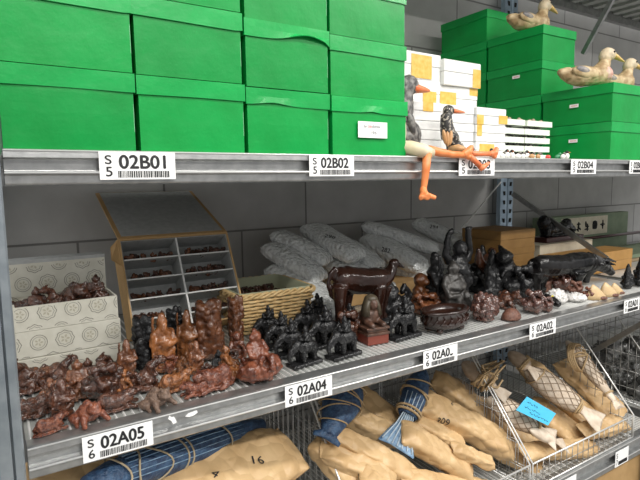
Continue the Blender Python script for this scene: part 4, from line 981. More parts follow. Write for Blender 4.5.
# short side flap folded out at the left
b = MB(); a0 = mt @ Vector((-W/2-.001, 0, Lc)); a1 = mt @ Vector((-W/2-.001, 0, Lc-.085)); a2 = a1+Vector((-.028, -.004, .022)); a3 = a0+Vector((-.022, -.004, -.022))
b.loft([[a0, a1, a2, a3], [p+Vector((0, .003, 0)) for p in (a0, a1, a2, a3)]]); b.build('side_flap', 'kraft2', t)
base = Vector(((c0+c1)/2, yb, ZL))
names = ['bottom', 'second', 'middle', 'fourth', 'top']
rr = random.Random(21)
for r in range(1, rows):
    for c in (-1, 1):
        for k in range(6):
            lx = c*(W*.25)+(k-2.5)*W*.068; 
            p = base+(mt @ Vector((lx, .024+rr.uniform(-.003, .003)+.012*(k % 2), low+pit*r+.0012)))
            s = .036*rr.uniform(.85, 1.1)
            o = obj('carved_figure', T[('scrap', 'scrap', 'scrap', 'crouch')[k % 4]], 'brown' if rr.random() < .5 else 'dark')
            o.location = p+Vector((0, .004, -.001)); o.rotation_euler = Euler((-math.acos(up.z)*.9, 0, rr.uniform(0, 6))); o.scale = (s, s*.7, s)
            tag(o, 'tiny brown carving lying in the %s %s compartment of the divided carton' % (names[r], 'left' if c < 0 else 'right'), 'figurine', 'tiny carvings in the %s %s compartment' % (names[r], 'left' if c < 0 else 'right'))

# ================================================================== wicker basket
yk = .375
xl, xr = P(240, 298, y=yk).x, P(315, 286, y=yk).x
W = xr-xl; D = .26; H = P(280, 291, y=yk).z-ZL
t = thing('wicker_basket', 'rectangular natural wicker basket with pale lining, behind the black elephants', 'basket', ((xl+xr)/2, yk+D/2, ZL), -.03)
def rrect(w, d, r, n=5):
    pts = []
    for cx, cy, a0 in ((w/2-r, -d/2+r, -PI/2), (w/2-r, d/2-r, 0), (-w/2+r, d/2-r, PI/2), (-w/2+r, -d/2+r, PI)):
        for k in range(n+1): a = a0+PI/2*k/n; pts.append(Vector((cx+math.cos(a)*r, cy+math.sin(a)*r, 0)))
    return pts
def resample(pts, n):
    segs = [(pts[i], pts[(i+1) % len(pts)]) for i in range(len(pts))]; Ls = [(b-a).length for a, b in segs]; tot = sum(Ls); out = []
    for k in range(n):
        s = tot*k/n; i = 0
        while s > Ls[i]: s -= Ls[i]; i += 1
        a, b = segs[i]; q = a.lerp(b, s/Ls[i] if Ls[i] else 0); out.append(q)
    return out
b = MB(); nst = 34; rowsw = 11
for j in range(rowsw):
    f = j/(rowsw-1); w_ = W*(.86+.14*f); d_ = D*(.88+.12*f); z = .006+(H-.018)*f
    base_p = resample(rrect(w_, d_, .02), nst*4); n_ = len(base_p); pts = []
    for k, p in enumerate(base_p):
        nrm = Vector((p.x/w_*d_, p.y/d_*w_, 0)).normalized(); ph = math.sin(2*PI*k/8+PI*(j % 2))
        pts.append(p+nrm*(.0045*ph+.001)+Vector((0, 0, z)))
    b.tube(pts, .0047, 6, closed=True)
b.build('woven_side', 'wicker', t, smooth=True)
b = MB()
for k in range(nst):
    p0 = resample(rrect(W*.86, D*.88, .02), nst)[k]; p1 = resample(rrect(W, D, .02), nst)[k]; b.tube([p0+Vector((0, 0, .002)), p1+Vector((0, 0, H-.006))], .0028, 6)
b.build('stake', 'wicker', t, smooth=True)
b = MB(); base_p = resample(rrect(W*1.01, D*1.01, .022), 160)
for s in (0, PI*2/3, PI*4/3):
    b.tube([p+Vector((p.x/W*.010*math.cos(k*.55+s), p.y/D*.010*math.cos(k*.55+s), H-.006+.006*math.sin(k*.55+s))) for k, p in enumerate(base_p)], .0045, 6, closed=True)
b.build('braided_rim', 'wicker', t, smooth=True)
b = MB(); b.loft([[p+Vector((0, 0, z)) for p in rrect(W*q, D*q, .018)] for q, z in ((.80, .004), (.93, H-.03), (.95, H+.004), (.93, H+.004), (.90, H-.03), (.82, H-.06))])
b.build('lining', 'lining', t, smooth=True)
zb_ = ZL+H-.059
for i in range(12):
    o = obj('carved_figure', T['heap'], 'dark'); o.location = ((xl+xr)/2+(i-5.5)*.015, yk+D*.55+.05*(-1)**i, zb_-.002); o.scale = (.05,)*3; o.rotation_euler = (0, 0, i)
    tag(o, 'dark brown carving lying inside the wicker basket', 'figurine', 'carvings inside the wicker basket')

# ================================================================== bubble wrap parcels
def pillow(name, a, b_, w, h, amp=.004, fr=25, seed=0, n=22, m=20, pinch=.55, upv=None, crease=0, exp=2.4):
    """soft parcel from a to b_, width w, thickness h (world points, mesh relative to the middle)"""
    a, b_ = Vector(a), Vector(b_); c = (a+b_)/2; d = (b_-a); L_ = d.length; d.normalize()
    upv = Vector(upv) if upv else Vector((0, 0, 1)); s = d.cross(upv).normalized(); u = s.cross(d)
    rings = []
    for i in range(n+1):
        f = -1+2*i/n; f2 = math.copysign(abs(f)**.75, f)
        k = max(0, 1-abs(f2)**exp)**(1/exp); kw = pinch+(1-pinch)*k if abs(f) < 1 else pinch; kh = max(k, .07)
        ring = []
        for j in range(m):
            an = 2*PI*j/m; ca, sa = math.cos(an), math.sin(an)
            ex = .75; x = math.copysign(abs(ca)**ex, ca)*w/2*kw; y = math.copysign(abs(sa)**ex, sa)*h/2*kh
            ring.append(d*(f2*L_/2)+s*x+u*y)
        rings.append(ring)
    mb = MB(); mb.loft(rings); me = mb.mesh(name, True)
    off = Vector((seed*5.1, seed*2.3, seed))
    bm = bmesh.new(); bm.from_mesh(me); bmesh.ops.subdivide_edges(bm, edges=bm.edges, cuts=1, use_grid_fill=True)
    bm.normal_update()
    for v in bm.verts:
        q = v.co*fr+off; dsp = amp*noise.noise(q)
        if crease:
            vd = noise.voronoi(q*.8, distance_metric='DISTANCE')[0]; dsp += crease*((vd[1]-vd[0])-.25)*.8
            dsp += crease*.5*abs(noise.noise(q*1.7))
        v.co += v.normal*dsp
    bm.to_mesh(me); bm.free()
    for p in me.polygons: p.use_smooth = True
    return me, c
def write_on(parent, loc, u, v, txt, h, dirv=None, m='ink', mesh=None, wd=None, name='handwriting', lift=.0015, rot=0):
    """letters laid on the surface the viewer sees at (u, v)"""
    bv = BVHTree.FromPolygons([p.co+loc for p in mesh.vertices], [tuple(f.vertices) for f in mesh.polygons])
    r = ray(u, v).normalized(); hit, nrm, _, _ = bv.ray_cast(EYEP, r)
    if hit is None: return
    if nrm.dot(r) > 0: nrm = -nrm
    x = (rt2-nrm*rt2.dot(nrm)).normalized(); z = nrm.cross(x)*-1
    z = x.cross(nrm)*-1 if (x.cross(nrm)).dot(dn2) > 0 else x.cross(nrm)
    cr, sr = math.cos(rot), math.sin(rot); x, z = x*cr+z*sr, z*cr-x*sr
    tm = text_mesh(txt, wd or h*len(txt)*.7, h, 0)
    W_ = wd or h*len(txt)*.7
    for q in tm.vertices:
        w = hit+x*(q.co.x-W_/2)+z*(q.co.z-h/2)+nrm*.03
        h2, n2, _, _ = bv.ray_cast(w, -nrm); w = (h2+nrm*lift) if h2 else (w-nrm*.03)
        q.co = w-loc
    obj(name, tm, m, parent)
GBW = 'bubble wrap parcels by the back wall'
bag_list = [((298, 286), .40, (330, 318), .30, .11, .08, 'bubble wrap parcel lowest of all, resting on the deck behind the elephants', None),
  ((272, 268), .54, (330, 302), .38, .11, .07, 'bubble wrap parcel lowest of the pile beside the wicker basket', None),
  ((268, 246), .585, (322, 280), .44, .105, .065, 'bubble wrap parcel second from the bottom beside the wicker basket', None),
  ((274, 234), .635, (330, 262), .51, .10, .06, 'bubble wrap parcel with rounded end above the wicker basket', None),
  ((308, 227), .65, (358, 258), .46, .115, .065, 'bubble wrap parcel marked 298', ('298', 330, 237, .020)),
  ((330, 262), .53, (392, 292), .36, .12, .07, 'bubble wrap parcel behind the glossy animal', None),
  ((334, 240), .62, (380, 268), .47, .10, .06, 'bubble wrap parcel between the two marked 298 and 282', None),
  ((365, 238), .62, (424, 268), .42, .115, .075, 'bubble wrap parcel marked 282', ('282', 386, 250, .018)),
  ((362, 225), .66, (440, 250), .50, .10, .06, 'bubble wrap parcel lying on top of the 282 parcel', ('276', 402, 228, .014)),
  ((390, 262), .55, (450, 292), .36, .12, .08, 'bubble wrap parcel behind the orange brown monkey', None),
  ((414, 222), .66, (470, 246), .50, .11, .065, 'bubble wrap parcel marked with scribbles behind the raised arm statue', ('294', 434, 227, .018)),
  ((450, 250), .60, (496, 268), .45, .10, .07, 'bubble wrap parcel next to the kraft cartons', None)]
for i, (a, ya, b_, yb_, w, h, lab, wr) in enumerate(bag_list):
    A, B = P(*a, y=ya+.17), P(*b_, y=yb_+.10)
    me, c = pillow('bubble_wrap_parcel', A, B, w*1.15, h*1.2, .006, 13, i, n=18, m=16, pinch=.8, exp=3.2)
    o = tag(obj('bubble_wrap_parcel', me, 'bubble'), lab, 'parcel', GBW); o.location = c
    if wr: write_on(o, c, wr[1], wr[2], wr[0], wr[3], mesh=me, rot=-.25, lift=.003)
# the lowest parcels rest on a low carton against the wall
t = tag(MB().box((.92, .50, ZL+.0005), (1.50, .80, ZL+.06)).build('support_carton', 'kraft2', bevel=.002), 'low kraft carton under the bubble wrap parcels, mostly hidden', 'carton')
# ================================================================== kraft cartons right of the middle
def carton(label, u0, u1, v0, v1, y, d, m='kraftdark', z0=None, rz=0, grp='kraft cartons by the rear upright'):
    a, b_ = P(u0, v0, y=y), P(u1, v1, y=y); x0, x1 = a.x, P(u1, v0, y=y).x
    zz0 = b_.z if z0 is None else z0; W, H = x1-x0, a.z-zz0
    t = thing('carton', label, 'carton', ((x0+x1)/2, y+d/2, zz0), rz, grp)
    b = MB().box((-W/2, -d/2, .0006), (W/2, d/2, H*.5)).build('carton_body', m, t, bevel=.002)
    MB().box((-W/2-.0012, -d/2-.0012, H*.505), (W/2+.0012, d/2+.0012, H)).build('lid', m, t, bevel=.002)
    return t, a.z
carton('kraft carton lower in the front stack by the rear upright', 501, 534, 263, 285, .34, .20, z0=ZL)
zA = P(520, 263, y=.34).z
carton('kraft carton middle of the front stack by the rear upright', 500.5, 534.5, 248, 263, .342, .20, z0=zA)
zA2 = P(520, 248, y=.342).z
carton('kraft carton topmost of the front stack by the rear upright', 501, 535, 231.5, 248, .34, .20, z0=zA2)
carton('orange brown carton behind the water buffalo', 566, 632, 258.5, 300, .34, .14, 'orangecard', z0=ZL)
zC = P(570, 254, y=.38).z
carton('cream carton under the dark reclining figure', 540, 592, 245.5, 290, .50, .15, 'cream', z0=ZL)
# dark block and reclining figure
zc = P(560, 245.5, y=.50).z
x0, x1 = P(543, 240, y=.55).x, P(580, 240, y=.55).x; hh = P(560, 236, y=.55).z-zc
t = thing('reclining_statue', 'dark reclining figure statue on a maroon block', 'statue', ((x0+x1)/2, .575, zc), 0)
W = x1-x0; MB().box((-W/2, -.045, .0005), (W/2, .05, hh)).build('block', 'maroon', t, bevel=.003)
s = W*.5
setmesh('body', fuse('body', [('e', (-s*.75, 0, hh+s*.45), (s*.2, s*.2, s*.24)), ('c', (-s*.65, 0, hh+s*.25), (-s*.1, 0, hh+s*.22), s*.24, s*.2), ('c', (-s*.1, 0, hh+s*.2), (s*.5, 0, hh+s*.28), s*.2, s*.16), ('c', (s*.5, 0, hh+s*.3), (s*.85, 0, hh+s*.14), s*.14, s*.1), ('e', (s*.45, 0, hh+s*.38), (s*.18, s*.16, s*.16)), ('c', (-s*.7, -s*.1, hh+s*.3), (-s*.85, -s*.2, hh+s*.06), s*.1, s*.08), ('e', (0, 0, hh+s*.03), (s*.95, s*.25, s*.06))], .004, .003, 40, 2), 'black', t)
# green box with characters at the back
yw = .80
x0, x1 = P(541, 240, y=yw).x, P(627, 240, y=yw).x; z1, z0 = P(590, 214.5, y=yw).z, P(590, 236, y=yw).z
t = thing('flat_box', 'long sage green box with a cream panel of brush characters, by the back wall', 'box', ((x0+x1)/2, yw+.03, ZL))
W = x1-x0
MB().box((-W/2, -.03, .0005), (W/2, .03, z1-ZL)).build('box_body', 'sage', t, bevel=.003)
px0, px1 = P(561, 228, y=yw).x-(x0+x1)/2, P(607, 228, y=yw).x-(x0+x1)/2; pz0, pz1 = P(585, 235, y=yw).z-ZL, P(585, 217, y=yw).z-ZL
pn = MB().box((px0, -.0315, pz0), (px1, -.0302, pz1)).build('cream_panel', 'cream', t)
b = MB(); ph = (pz1-pz0)
glyphs = [[(-.3,.5,.1,.85),(-.1,.2,.3,.5),(-.3,.2,-.05,.1),(.1,.6,.35,.8)], [(-.3,.7,.3,.7),(0,.9,-.1,.15),(-.3,.3,.0,.1),(.05,.4,.35,.2)], [(-.2,.9,-.2,.45),(-.2,.45,.35,.45),(.1,.7,.1,.05),(-.35,.2,.3,.2)], [(-.3,.2,-.3,.8),(-.3,.8,.3,.8),(.3,.8,.3,.2),(.3,.2,-.3,.2),(-.1,.8,-.12,.2),(.1,.8,.12,.2)], [(-.4,.5,.4,.5),(.05,.9,.05,.1),(-.1,.35,.05,.5)]]
for i, g in enumerate(glyphs):
    cx = px0+(px1-px0)*(.18+.175*i)
    for xa_, za_, xb_, zb2 in g: b.tube([(cx+xa_*ph*.55, -.0320, pz0+ph*(.18+.64*za_)), (cx+(xa_+xb_)/2*ph*.55, -.0320, pz0+ph*(.18+.64*(za_+zb2)/2+.02)), (cx+xb_*ph*.55, -.0320, pz0+ph*(.18+.64*zb2))], [ph*.035, ph*.06, ph*.03], 6)
b.build('lettering', 'hole', pn)
# long dark stick and aged printed papers
a, b_ = P(575, 240, y=.70), P(648, 231, y=.70)
t = tag(MB().tube([a, a.lerp(b_, .5), b_], .009, 8).build('lacquer_stick', 'maroon', smooth=True), 'dark maroon lacquered stick lying before the sage green box', 'stick')
x0, x1 = P(594, 245, y=.42).x, 3.6
t = thing('paper_stack', 'stack of aged printed papers and cloths at the end of the shelf', 'paper stack', ((x0+x1)/2, .52, ZL))
W = x1-x0; zt = P(620, 258, y=.42).z-ZL
rr = random.Random(9); z = .0005; k = 0
while z < zt:
    h = rr.uniform(.012, .022); b = MB(); e1 = rr.uniform(0, .03)
    b.box((-W/2+e1, -.10+rr.uniform(0, .012)+z*.35, z), (W/2, .16, z+h)); b.build('folded_sheet', ('maptop', 'sage', 'maptop', 'kraft2')[k % 4], t, bevel=.004); z += h; k += 1

# ================================================================== bottom shelf: wire baskets
yF, zR, zBk = .004, .600, .905
def wire_basket(label, x0, x1, yb=.80):
    o = Vector(((x0+x1)/2, yb/2, ZB)); t = thing('wire_basket', label, 'wire basket', o, 0, 'open front wire baskets on the bottom shelf')
    zr, zk, zf = zR-ZB, zBk-ZB, .004
    X0, X1 = x0-o.x, x1-o.x; Y0, YK, Y1 = yF-o.y, .262-o.y, yb-o.y
    r = .0030
    b = MB()
    b.tube([(X0, Y0, zr), (X1, Y0, zr)], r); b.tube([(X0, Y0+.001, zf), (X1, Y0+.001, zf)], r)
    for X in (X0, X1):
        b.tube([(X, Y0, zf), (X, Y0, zr), (X, YK, zk), (X, Y1, zk+.03), (X, Y1, zf), (X, Y0, zf)], r)
    b.tube([(X0, Y1, zk+.03), (X1, Y1, zk+.03)], r); b.tube([(X0, Y1, zf), (X1, Y1, zf)], r)
    b.build('rim_frame', 'wirewhite', t, smooth=True)
    def top(y): return zr+(zk-zr)*min(1, (y-Y0)/(YK-Y0))+.03*max(0, (y-YK)/(Y1-YK))
    w = .0015
    for X in (X0, X1):
        b = MB(); y = Y0+.024
        while y < Y1: b.tube([(X, y, zf), (X, y, top(y))], w, 5); y += .034
        for z in (.07, .15, .23, .31):
            ys = Y0 if z < zr else Y0+(z-zr)/(zk-zr)*(YK-Y0)
            b.tube([(X+.002, ys, z), (X+.002, Y1, z)], w, 5)
        b.build('side_grid', 'wire', t, smooth=True)
    b = MB(); x = X0+.024
    while x < X1: b.tube([(x, Y0, zf), (x, Y0, zr)], w, 5); x += .034
    b.tube([(X0, Y0+.002, zr*.5), (X1, Y0+.002, zr*.5)], w, 5); b.build('front_grid', 'wire', t, smooth=True)
    b = MB(); x = X0+.024
    while x < X1: b.tube([(x, Y1, zf), (x, Y1, zk+.03)], w, 5); b.tube([(x, Y0, zf), (x, Y1, zf)], w, 5); x += .034
    for z in (.1, .2, .3): b.tube([(X0, Y1-.002, z), (X1, Y1-.002, z)], w, 5)
    b.build('back_grid', 'wire', t, smooth=True)
wire_basket('wire basket at the upright holding a paper parcel and blue bundle', .085, .757)
wire_basket('wire basket in the middle holding paper parcels and blue fish', .772, 1.452)
wire_basket('wire basket further along holding netted fish and a blue note', 1.466, 2.112)
wire_basket('wire basket at the far end holding dark plastic bags', 2.44, 3.10)

# ---- paper parcels
GK = 'brown paper parcels in the wire baskets'
parcel_meshes = {}
def paper(name, a, b_, w, h, seed):
    a, b_ = Vector(a), Vector(b_); c = (a+b_)/2; d = (b_-a); L_ = d.length; d.normalize()
    upv = Vector((0, -.5, .86)); s = d.cross(upv).normalized(); u = s.cross(d); r = random.Random(seed*13+1)
    n, m = 46, 44; rings = []; tw = r.uniform(-.25, .25)
    for i in range(n+1):
        f = -1+2*i/n; k = min(1, ((1-abs(f))/.30))**.6; kh = max(.10, k); kw = 1-.10*(1-k)+.05*math.sin(f*3+seed)
        ring = []
        for j in range(m):
            an = 2*PI*j/m; ca, sa = math.cos(an+tw*f), math.sin(an+tw*f); ex = .62
            ring.append(d*(f*L_/2*(1-.03*abs(ca)))+s*math.copysign(abs(ca)**ex, ca)*w/2*kw+u*math.copysign(abs(sa)**ex, sa)*h/2*kh)
        rings.append(ring)
    mb = MB(); mb.loft(rings); me = mb.mesh(name, True)
    off = Vector((seed*5.1, seed*2.3, seed*1.0))
    ns = [v.normal.copy() for v in me.vertices]
    for v, nn in zip(me.vertices, ns):
        q = Vector((v.co.dot(d)*15, v.co.dot(s)*22, v.co.dot(u)*22))+off
        q = q+.35*noise.noise_vector(q*1.2)
        v1 = noise.voronoi(q, distance_metric='DISTANCE')[0]; v2 = noise.voronoi(q*2.3+off, distance_metric='DISTANCE')[0]
        v.co += nn*(-.009*v1[0]+.003-.005*v2[0]+.003*noise.noise(q*.8))
    return me, c
def parcel(label, a, ya, b_, yb_, w, h, seed=0, m='kraft', name='paper_parcel', tilt=None, wr=None, dz=0):
    A, B = P(*a, y=ya), P(*b_, y=yb_); A.z += dz; B.z += dz
    me, c = paper(name, A, B, w, h, seed)
    o = tag(obj(name, me, m), label, 'parcel', GK); o.location = c
    for q in wr or []: write_on(o, c, q[1], q[2], q[0], q[3], mesh=me, rot=q[4], lift=.002)
    return o
# basket at the upright
parcel('long brown paper parcel slanting up beside the wire side of the first basket', (120, 520), .03, (296, 446), .17, .17, .075, 1, wr=[('4', 215, 474, .022, -.3), ('16', 258, 460, .022, .4)])
parcel('brown paper parcel under the beam at the upright, below the blue bundle', (10, 500), .10, (150, 448), .16, .13, .07, 2)
parcel('brown paper parcel lowest at the first basket front', (180, 540), .0, (300, 486), .12, .14, .06, 3)
# middle basket
PL = [('brown paper parcel at the back under the beam, left of the striped blue fish', (348, 392), .36, (428, 446), .20, .13, .075, 4, []),
 ('large brown paper parcel marked 309 beside the wire divider', (412, 398), .26, (514, 450), .10, .14, .095, 5, [('309', 443, 421, .022, -.35), ('6', 452, 404, .012, -.3)]),
 ('brown paper parcel behind the 309 parcel, under the beam', (432, 376), .36, (492, 420), .22, .12, .08, 6, []),
 ('long brown paper parcel left of the blue fish, upper of two', (322, 420), .22, (420, 470), .11, .09, .055, 7, []),
 ('long brown paper parcel left of the blue fish, lower of two', (318, 438), .20, (398, 474), .09, .085, .055, 8, []),
 ('brown paper parcel beside the wires at the left of the middle basket', (312, 440), .22, (366, 500), .08, .085, .07, 9, []),
 ('brown paper parcel with crumpled end below the striped blue fish', (400, 430), .16, (474, 476), .07, .11, .075, 10, []),
 ('brown paper parcel in front of the 309 parcel, lowest by the front rim', (400, 468), .08, (500, 484), .04, .09, .07, 11, []),
 ('crumpled brown paper parcel at the front of the middle basket', (358, 462), .09, (420, 496), .03, .10, .07, 12, []),
 ('brown paper parcel between tail of striped fish and the 309 parcel', (412, 420), .20, (466, 446), .14, .08, .06, 13, []),
 ('small brown paper end poking out below the 309 parcel', (450, 446), .10, (496, 466), .05, .06, .05, 14, []),
 ('brown paper parcel under the tied blue fish', (330, 404), .30, (400, 440), .19, .10, .07, 15, [])]
for lab, a, ya, b_, yb_, w, h, sd, wr in PL:
    k = -.025 if sd in (7, 8) else 0
    parcel(lab, a, ya+k, b_, yb_+k, w*.86, h*.9, sd, wr=wr, dz={11: -.035, 12: -.04, 7: -.025, 8: -.03}.get(sd, 0))
# fish basket
PR = [('brown paper parcel filling the gap between the two netted fish', (532, 392), .22, (596, 440), .05, .13, .07, 27), ('brown paper parcel beside the wire divider under the netted fish with blue note', (470, 392), .28, (572, 452), .06, .12, .08, 21), ('brown paper parcel left of the blue note, by the wires', (462, 414), .22, (548, 462), .05, .11, .07, 22),
 ('wide brown paper parcel under the largest netted fish', (520, 350), .38, (600, 418), .08, .15, .07, 23), ('brown paper parcel under the slender roped fish at the right wires', (560, 350), .34, (622, 408), .06, .16, .07, 24),
 ('brown paper parcel lowest by the front rim of the fish basket', (520, 440), .05, (600, 436), .03, .08, .06, 25), ('brown paper parcel at the right front corner of the fish basket', (580, 420), .06, (628, 412), .03, .08, .06, 26)]
for lab, a, ya, b_, yb_, w, h, sd in PR: parcel(lab, a, ya+.02, b_, yb_+.02, w, h*.8, sd, dz=-.045)

# ---- fish
def frame(A, B, upv=(0, -.55, .83)):
    d = (B-A); L_ = d.length; d.normalize(); s = d.cross(Vector(upv)).normalized(); u = s.cross(d); return d, s, u, L_
def fish(label, a, ya, b_, yb_, w, h, m, tailm, seed, name='wooden_fish', grp='wooden fish in the wire baskets', tail=.30, net=False, ropes=(), stripes=False, head=True, tailw=.8, up_=(0, -.55, .83)):
    A, B = P(*a, y=ya), P(*b_, y=yb_); d, s, u, L_ = frame(A, B, up_)
    t = thing(name, label, 'fish', A, 0, grp)
    rings = []; prof = [(0, .12), (.04, .42), (.12, .72), (.25, .95), (.4, 1.0), (.55, .88), (.68, .66), (1-tail+.02, .42), (1-tail+.06, .36)]
    for f, k in prof: rings.append([d*(f*L_)+s*math.cos(q)*w/2*k+u*math.sin(q)*h/2*k for q in [2*PI*i/16 for i in range(16)]])
    bd = MB().loft(rings).build('body', m, t, smooth=True)
    sd = bd.modifiers.new('s', 'SUBSURF'); sd.levels = sd.render_levels = 1
    # fan tail
    tb = MB(); n = 11; f0 = 1-tail+.01; R2 = []
    for f, ww, hh in ((f0, .36, .36), (f0+tail*.25, .42, .26), (f0+tail*.6, .42+tailw*.45, .20), (1.0, tailw*1.25, .14), (1.012, tailw*1.2, .05)):
        ring = []
        for side in (1, -1):
            for i in range(n):
                x = (-1+2*i/(n-1))*side; rib = 1+.28*math.cos(i*PI*1.0) if 0 < i < n-1 else .4
                ring.append(d*(f*L_-(.03*L_*(1-abs(x))*(f > .9)))+s*x*w/2*ww+u*side*h/2*hh*rib*(1-.5*abs(x)))
        R2.append(ring)
    tl = tb.loft(R2).build('tail_fin', tailm, t, smooth=True)
    if stripes:
        sb = MB()
        for i in range(-3, 4):
            x = i/3.4; sb.tube([d*((1-tail)*L_)+s*x*w*.17+u*h*.19, d*((1-tail*.5)*L_)+s*x*w*.34+u*h*.15, d*(.985*L_)+s*x*w*.5*tailw*1.2+u*h*.09], .0022, 5)
        for i in range(-2, 3):
            x = i/2.6; sb.tube([d*((1-tail)*L_)+s*x*w*.17+u*h*.19, d*((.6)*L_)+s*x*w*.36+u*h*.38*math.sqrt(max(.05, 1-x*x*.8))+u*.002, d*(.42*L_)+s*x*w*.42+u*h*.5*math.sqrt(max(.05, 1-x*x*.8))+u*.001], .0015, 5)
        sb.build('pale_stripe', 'bluewhite', t, smooth=True)
    def around(f, k, r, m_, wob=0, n_=28, ax=0):
        pts = []
        for i in range(n_):
            q = 2*PI*i/n_; ff = f+wob*math.sin(q+ax)
            pts.append(d*(ff*L_)+s*math.cos(q)*(w/2*k+r*.6)+u*math.sin(q)*(h/2*k+r*.6))
        return pts
    def kk(f):
        for (f0_, k0_), (f1_, k1_) in zip(prof, prof[1:]):
            if f0_ <= f <= f1_: return k0_+(k1_-k0_)*(f-f0_)/(f1_-f0_)
        return .4
    if ropes:
        for f, r, wob, ax in ropes: MB().tube(around(f, kk(f)+.03, r, 'rope', wob, ax=ax), r, 6, closed=True).build('rope_binding', 'rope', t, smooth=True)
    if net:
        nb_ = MB(); 
        for sgn in (1, -1):
            for k in range(9):
                pts = []
                for i in range(15):
                    f = .08+(.62*i/14); q = 2*PI*k/9+sgn*f*5.5; c = kk(f); pts.append(d*(f*L_)+s*math.cos(q)*(w/2*c+.001)+u*math.sin(q)*(h/2*c+.001))
                nb_.tube(pts, .0013, 4)
        nb_.build('netting', 'net', t, smooth=True)
    return t
GFB = 'blue wooden fish'
fish('dark blue wooden fish with loose tan cords wound around, left of the striped one', (352, 376), .30, (326, 440), .16, .13, .085, 'blue', 'blue', 1, 'blue_fish', GFB, tail=.12, tailw=.5, ropes=((.35, .0022, .05, 0), (.5, .0022, .09, 1), (.62, .0022, .12, 2), (.45, .0022, -.10, 0), (.75, .0022, .06, 1), (.22, .0022, .06, 1)))
fish('blue wooden fish with striped fan tail pointing to the front', (424, 368), .31, (396, 448), .135, .090, .06, 'blue', 'bluepale', 2, 'blue_fish', GFB, tail=.42, tailw=1.05, stripes=True, ropes=((.34, .003, .03, 0), (.40, .003, -.03, .5), (.58, .0045, 0, 0), (.61, .0045, 0.01, 0), (.22, .0028, .05, 1)))
# blue bundle at the upright
A, B = P(85, 487, y=.03), P(262, 424, y=.25)
d, s, u, L_ = frame(A, B)
t = thing('blue_bundle', 'long dark blue wooden fish bundle tied with cords under the beam at the left', 'bundle', A, 0)
rings = [[d*(f*L_)+s*math.cos(q)*.040*k+u*math.sin(q)*.036*k for q in [2*PI*i/16 for i in range(16)]] for f, k in ((0, .5), (.1, .85), (.35, 1), (.6, 1), (.85, .75), (1.0, .4))]
MB().loft(rings).build('body', 'blue', t, smooth=True)
for f, wv in ((.12, .05), (.2, -.04), (.42, .02), (.45, .015), (.68, .03), (.3, .09)):
    MB().tube([d*((f+.5*wv*math.sin(2*q))*L_)+s*math.cos(q)*.0405+u*math.sin(q)*.0375 for q in [2*PI*i/24 for i in range(24)]], .0022, 5, closed=True).build('cord', 'string', t, smooth=True)
b = MB()
for k in range(7):
    q = PI*.2+k*PI*.1; b.tube([d*(f*L_)+s*math.cos(q)*.0397*kf+u*math.sin(q)*.0365*kf for f, kf in ((.15, .92), (.35, 1), (.6, 1), (.8, .82))], .0012, 4)
b.build('pale_stripe', 'bluepale', t, smooth=True)
# netted fish
fish('largest pale netted wooden fish with fan tail to the front right', (524, 368), .29, (602, 424), .035, .125, .085, 'fish', 'fish', 3, net=True, tail=.30, tailw=.85, ropes=((.70, .0042, 0, 0), (.72, .0042, .01, 1), (.15, .003, .05, 0)))
fish('netted wooden fish with the blue note lying on it', (487, 398), .20, (556, 440), .03, .10, .07, 'fish', 'fish', 4, net=True, tail=.26, tailw=.8, ropes=((.73, .004, 0, 0), (.71, .004, .01, 1)))
fish('slender roped wooden fish next to the right wires of the fish basket', (566, 340), .31, (620, 408), .05, .072, .055, 'fish', 'fish', 5, tail=.14, tailw=.7, net=True, ropes=((.25, .005, .05, 0), (.3, .005, -.06, 1), (.36, .004, .08, 2), (.8, .004, .0, 0)))
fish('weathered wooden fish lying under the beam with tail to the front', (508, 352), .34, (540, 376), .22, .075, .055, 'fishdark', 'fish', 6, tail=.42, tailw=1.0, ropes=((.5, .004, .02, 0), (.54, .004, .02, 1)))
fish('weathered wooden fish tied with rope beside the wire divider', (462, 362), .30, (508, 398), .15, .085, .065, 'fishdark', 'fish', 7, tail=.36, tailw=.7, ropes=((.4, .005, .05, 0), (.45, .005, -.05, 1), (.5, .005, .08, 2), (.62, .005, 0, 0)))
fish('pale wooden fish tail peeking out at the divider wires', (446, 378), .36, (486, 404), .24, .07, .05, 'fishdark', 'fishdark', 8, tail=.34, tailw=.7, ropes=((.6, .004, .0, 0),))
fish('small pale fish tail below the netted fish with the note', (530, 430), .06, (566, 446), .03, .05, .035, 'fish', 'fish', 9, tail=.4, tailw=1.0)
# rope coil on the slender fish
A = P(573, 352, y=.25); b = MB()
for k in range(4): b.tube([A+Vector((math.cos(q)*.045+k*.004, -.01-k*.006+math.sin(q)*.02, math.sin(q)*.055-.02)) for q in [2*PI*i/26 for i in range(26)]], .0042, 6, closed=True)
tag(b.build('rope_coil', 'rope', smooth=True), 'loose jute rope coil hanging on the slender fish', 'rope')
A = P(492, 374, y=.19); b = MB(); rr = random.Random(5)
for k in range(6): b.tube([A+Vector((rr.uniform(-.05, .05), rr.uniform(-.02, .03), rr.uniform(-.03, .04))) for _ in range(2)]+[A+Vector((rr.uniform(-.06, .06), rr.uniform(-.02, .02), rr.uniform(-.05, .05))) for _ in range(3)], .004, 6)
tag(b.build('rope_tangle', 'rope', smooth=True), 'tangled rope between the tied fish and the blue note', 'rope')
